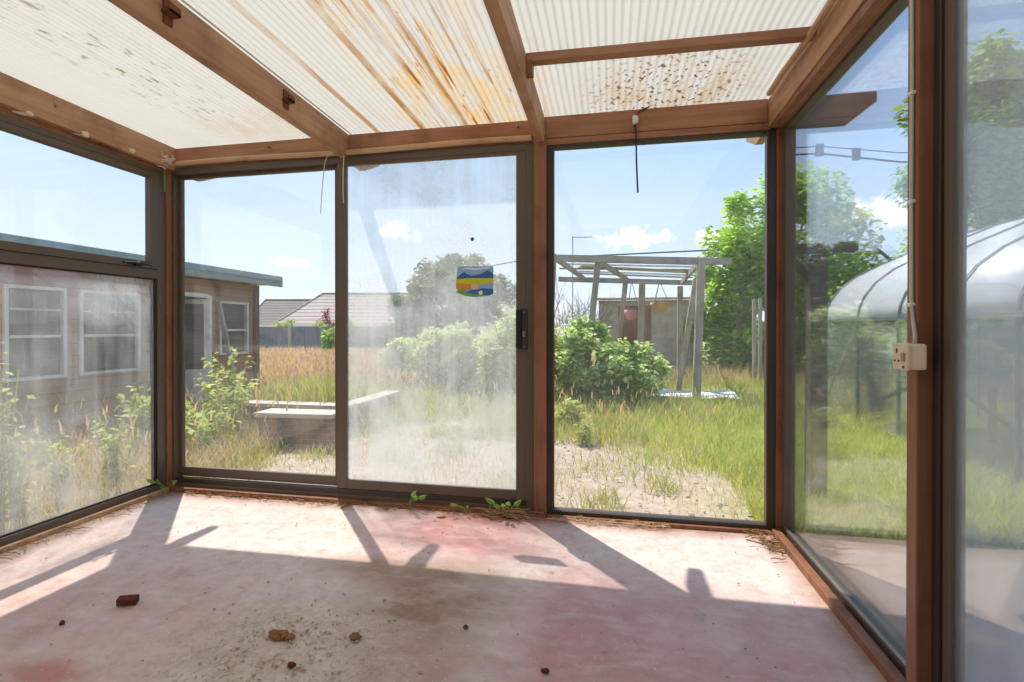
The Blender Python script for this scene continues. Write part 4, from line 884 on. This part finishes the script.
# trellis posts on the right
c = empty('trellis', (3.05,11.4,GZ), 'grey timber trellis posts on the right of the garden', 'trellis')
for a, b_ in (((3.0,11.3,GZ-.05),(3.0,11.3,1.72)),((3.14,11.4,GZ-.05),(3.14,11.4,1.74)),((3.2,11.3,GZ-.05),(3.34,11.45,1.7)),((3.42,11.55,GZ-.05),(3.42,11.55,1.66))): MB().beam(a,b_,.07,.06,(0,1,0)).build('post', GRY, c, .004)
for z in (1.5,.9): MB().beam((2.98,11.32,z),(3.44,11.58,z),.03,.05).build('rail', GRX, c, .003)
# post with a braced arm outside the right wall
c = empty('arbour_post', (1.42,3.84,GZ), 'dark timber post with a braced cross arm outside the right wall', 'post')
DKT = mat_wood('dark_timber', lin(70,58,48), lin(98,84,70), 'z', .85)
MB().box((1.37,3.79,GZ-.05),(1.48,3.9,1.62)).build('upright', DKT, c, .006); MB().beam((1.08,3.8,1.655),(1.7,3.9,1.685),.06,.07).build('cross_arm', DKT, c, .006)
MB().beam((1.42,3.84,1.4),(1.22,3.82,1.64),.04,.05).build('brace', DKT, c, .004)

# ---- greenhouse
ALG = mat_plain('greenhouse_aluminium', lin(120,126,124), .5, .3); OPQ = NT('milky_glazing')
dq = OPQ.n('ShaderNodeBsdfDiffuse'); dq.inputs[0].default_value = lin(238,242,246); tq = OPQ.n('ShaderNodeBsdfTranslucent'); tq.inputs[0].default_value = lin(238,242,246); trq = OPQ.n('ShaderNodeBsdfTransparent'); gq = OPQ.n('ShaderNodeBsdfGlossy'); gq.inputs['Roughness'].default_value = .4
a1 = OPQ.n('ShaderNodeMixShader'); a1.inputs[0].default_value = .5; OPQ.l(dq.outputs[0],a1.inputs[1]); OPQ.l(tq.outputs[0],a1.inputs[2])
a2 = OPQ.n('ShaderNodeMixShader'); a2.inputs[0].default_value = .05; OPQ.l(a1.outputs[0],a2.inputs[1]); OPQ.l(trq.outputs[0],a2.inputs[2])
a3 = OPQ.n('ShaderNodeMixShader'); a3.inputs[0].default_value = .1; OPQ.l(a2.outputs[0],a3.inputs[1]); OPQ.l(gq.outputs[0],a3.inputs[2]); OPQ.done(a3.outputs[0])
GGL = mat_glass('greenhouse_glass', .07, .04, 0, 'y', patchy=.04)
gx0 = 3.05; half = [(0,GZ),(0,.55),(.0,1.21),(.025,1.36),(.08,1.5),(.2,1.67),(.4,1.83),(.7,1.99),(1.1,2.17),(1.5,2.34)]
prof = [(gx0+a,b) for a,b in half]+[(gx0+3.0-a,b) for a,b in half[::-1][1:]]
c = empty('greenhouse', (4.5,5.7,GZ), 'curved eave aluminium greenhouse beyond the right wall', 'greenhouse')
ribs = (3.6,4.45,5.2,6.05,6.95,7.9)
for y in ribs: MB().tube([(x,y,z) for x,z in prof], .022, 6).build('rib', ALG, c)
b = MB()
for x, z in ((gx0,GZ+.03),(gx0,1.21),(gx0+1.5,2.34),(gx0+3,1.21),(gx0+3,GZ+.03)): b.beam((x,3.6,z),(x,7.9,z),.04,.035)
b.build('purlin', ALG, c)
for y in (3.6,7.9):
    for x in (gx0+.6,gx0+1.1,gx0+1.9,gx0+2.4):
        t = min(x-gx0, gx0+3-x); z = 1.83+(t-.4)*(2.34-1.83)/1.1; MB().beam((x,y,GZ),(x,y,z),.03,.03).build('end_bar', ALG, c)
    MB().beam((gx0,y,1.21),(gx0+3,y,1.21),.03,.035).build('end_rail', ALG, c)
MB().beam((gx0+.02,3.62,.2),(gx0+.02,4.4,1.2),.025,.02).build('brace', M['white'], c); MB().beam((gx0+.03,7.86,.2),(gx0+.03,7.0,1.2),.025,.02).build('brace', M['white'], c)
def strip(pr, name, m):
    n = len(pr); b = MB(); vs = [(x,3.6,z) for x,z in pr]+[(x,7.9,z) for x,z in pr]; b.add(vs, [(i,i+1,n+i+1,n+i) for i in range(n-1)])
    o = b.build(name, m, c, smooth=True, fix=False); o.modifiers.new('s','SOLIDIFY').thickness = .004; return o
strip(prof[:3],'side_glass',GGL); strip(prof[-3:],'side_glass',GGL); strip(prof[2:-2],'roof_glazing',OPQ.m)
for y in (3.6,7.9): MB().prism([(x,z) for x,z in prof], 'y', y-.002, y+.002).build('end_glass', GGL, c)
c = empty('staging_bench', (3.7,6.4,GZ), 'timber staging bench inside the greenhouse', 'bench')
b = MB()
for k in range(5): b.box((3.42+k*.12,4.6,.66),(3.51+k*.12,7.6,.69))
b.build('bench_top', GRX, c)
for x in (3.45,3.95):
    for y in (4.7,6.1,7.5): MB().box((x-.025,y-.025,GZ),(x+.025,y+.025,.66)).build('leg', GRX, c)
MB().beam((3.45,4.7,.1),(3.45,6.1,.6),.03,.04).build('brace', GRX, c); MB().beam((3.45,7.5,.1),(3.45,6.1,.6),.03,.04).build('brace', GRX, c)
c = empty('seed_tray', (3.6,6.6,.69), 'green seed tray on the greenhouse staging bench', 'tray')
ring(3.46,3.86,.69,.76,.012,6.3,6.31).box((3.46,6.3,.69),(3.472,7.0,.76)).box((3.848,6.3,.69),(3.86,7.0,.76)).box((3.46,6.99,.69),(3.86,7.0,.76)).box((3.46,6.3,.69),(3.86,7.0,.70)).build('tray', mat_plain('green_plastic', lin(64,150,120), .5), c, .002)
MB().box((3.475,6.315,.70),(3.845,6.985,.74)).build('compost', mat_plain('compost', lin(84,70,54), .95), c)
# ---- overhead wires
c = empty('overhead_wires', (9,20,GZ), 'pair of overhead wires with spacers high beyond the right wall', 'wires')
MB().tube([(6.25,20.6,7.7),(7.5,19.85,7.42),(10.3,20.4,7.12),(16,21.4,7.0)], .035, 6).build('wire', M['black'], c); MB().tube([(6.25,20.6,7.95),(7.5,19.85,7.68),(10.3,20.4,7.45),(16,21.4,7.5)], .02, 6).build('wire', M['black'], c)
for x, y, z in ((7.45,19.85,7.55),(8.75,20.1,7.4)): MB().box((x-.13,y-.06,z-.22),(x+.13,y+.06,z+.22)).build('spacer', M['black'], c, .02)
for x, y in ((6.25,20.6),(16,21.4)): MB().tube([(x,y,GZ-.1),(x,y,8.1)], [.14,.1], 10).build('pole', BARK, c, smooth=True)
thing(MB().tube([(-9,22.5,3.6),(-5.2,22.4,4.02),(-3.6,22.2,4.22),(0,22,4.28),(6,22,4.4)], .03, 6), 'overhead_cable', M['black'], 'thin dark cable crossing behind the round tree', 'cable')

# ================================================================== light, sky, camera
sun = bpy.data.lights.new('sun', 'SUN'); sun.energy = 4.0; sun.angle = math.radians(.6); sun.color = (1,.95,.87)
so = bpy.data.objects.new('sun', sun); COL.objects.link(so)
EL = math.radians(62); az = Vector((-.64,.768,0)).normalized(); sd = az*math.cos(EL)+Vector((0,0,math.sin(EL)))
so.rotation_euler = sd.to_track_quat('Z','Y').to_euler()
w = bpy.data.worlds.new('sky'); S.world = w; w.use_nodes = True; t = w.node_tree; t.nodes.clear()
class WT(NT):
    def __init__(s): s.t = t; s.out = s.n('ShaderNodeOutputWorld')
k = WT(); g = k.n('ShaderNodeTexCoord').outputs['Generated']; sx = k.n('ShaderNodeSeparateXYZ'); k.l(g, sx.inputs[0])
up_ = k.math('MAXIMUM', sx.outputs[2], 0.)
pale = k.ramp(up_, (.0, lin(234,242,250)), (.1, lin(214,230,249)), (.35, lin(180,209,244)), (1., lin(140,180,232)))
deep = k.ramp(up_, (.0, lin(222,234,247)), (.1, lin(190,215,244)), (.35, lin(146,186,236)), (1., lin(110,156,222)))
dt = k.n('ShaderNodeVectorMath', operation='DOT_PRODUCT'); k.l(g, dt.inputs[0]); dt.inputs[1].default_value = (-.64,.768,0)
mr = k.n('ShaderNodeMapRange'); k.l(dt.outputs['Value'], mr.inputs[0]); mr.inputs[1].default_value = .15; mr.inputs[2].default_value = .85
skyc = k.mix(mr.outputs[0], deep, pale)
def cloud(d, r):
    d = Vector(d).normalized(); v = k.n('ShaderNodeVectorMath', operation='SUBTRACT'); k.l(g, v.inputs[0]); v.inputs[1].default_value = d
    m = k.n('ShaderNodeVectorMath', operation='MULTIPLY'); k.l(v.outputs[0], m.inputs[0]); m.inputs[1].default_value = (1/r[0],1/r[0],1/r[1])
    l = k.n('ShaderNodeVectorMath', operation='LENGTH'); k.l(m.outputs[0], l.inputs[0]); return k.math('SUBTRACT', 1., l.outputs['Value'], clamp=True)
nz = k.noise(g, 34, 7, .62); cl = None
for d, r in (((.053,1.03,.181),(.085,.03)), ((.19,1.05,.182),(.035,.022)), ((-.42,.94,.196),(.06,.03)), ((-.62,.88,.13),(.05,.014)), ((.56,1.12,.235),(.09,.04)), ((-.9,.3,.5),(.3,.12)), ((.6,-.6,.5),(.4,.2))):
    q = cloud(d, r); cl = q if cl is None else k.math('MAXIMUM', cl, q)
fac = k.ramp(k.math('ADD', k.math('MULTIPLY', cl, 1.2), k.math('MULTIPLY', k.math('SUBTRACT', nz, .5), 2.4)), (.28,0.), (.75,1.))
skyc = k.mix(k.math('MULTIPLY', fac, k.math('GREATER_THAN', cl, .02)), skyc, (1,1,1,1))
bg = k.n('ShaderNodeBackground'); k.l(skyc, bg.inputs[0]); bg.inputs[1].default_value = .77; k.l(bg.outputs[0], k.out.inputs[0])

cam = bpy.data.cameras.new('camera'); co = bpy.data.objects.new('camera', cam); COL.objects.link(co); S.camera = co
cam.sensor_width = 36; cam.lens = 498/1024*36; cam.shift_y = -10.5/1024; cam.clip_start = .02; cam.clip_end = 300
co.location = (0,0,1.11); co.rotation_euler = (PI/2-.0048, 0, .1933)
vs = S.view_settings; vs.view_transform = 'Standard'; vs.look = 'None'; vs.gamma = 1; vs.exposure = .82; vs.use_curve_mapping = False
cy = S.cycles; cy.use_denoising = True; cy.max_bounces = 10; cy.transparent_max_bounces = 24; cy.diffuse_bounces = 5; cy.glossy_bounces = 4; cy.caustics_reflective = False; cy.sample_clamp_indirect = 6
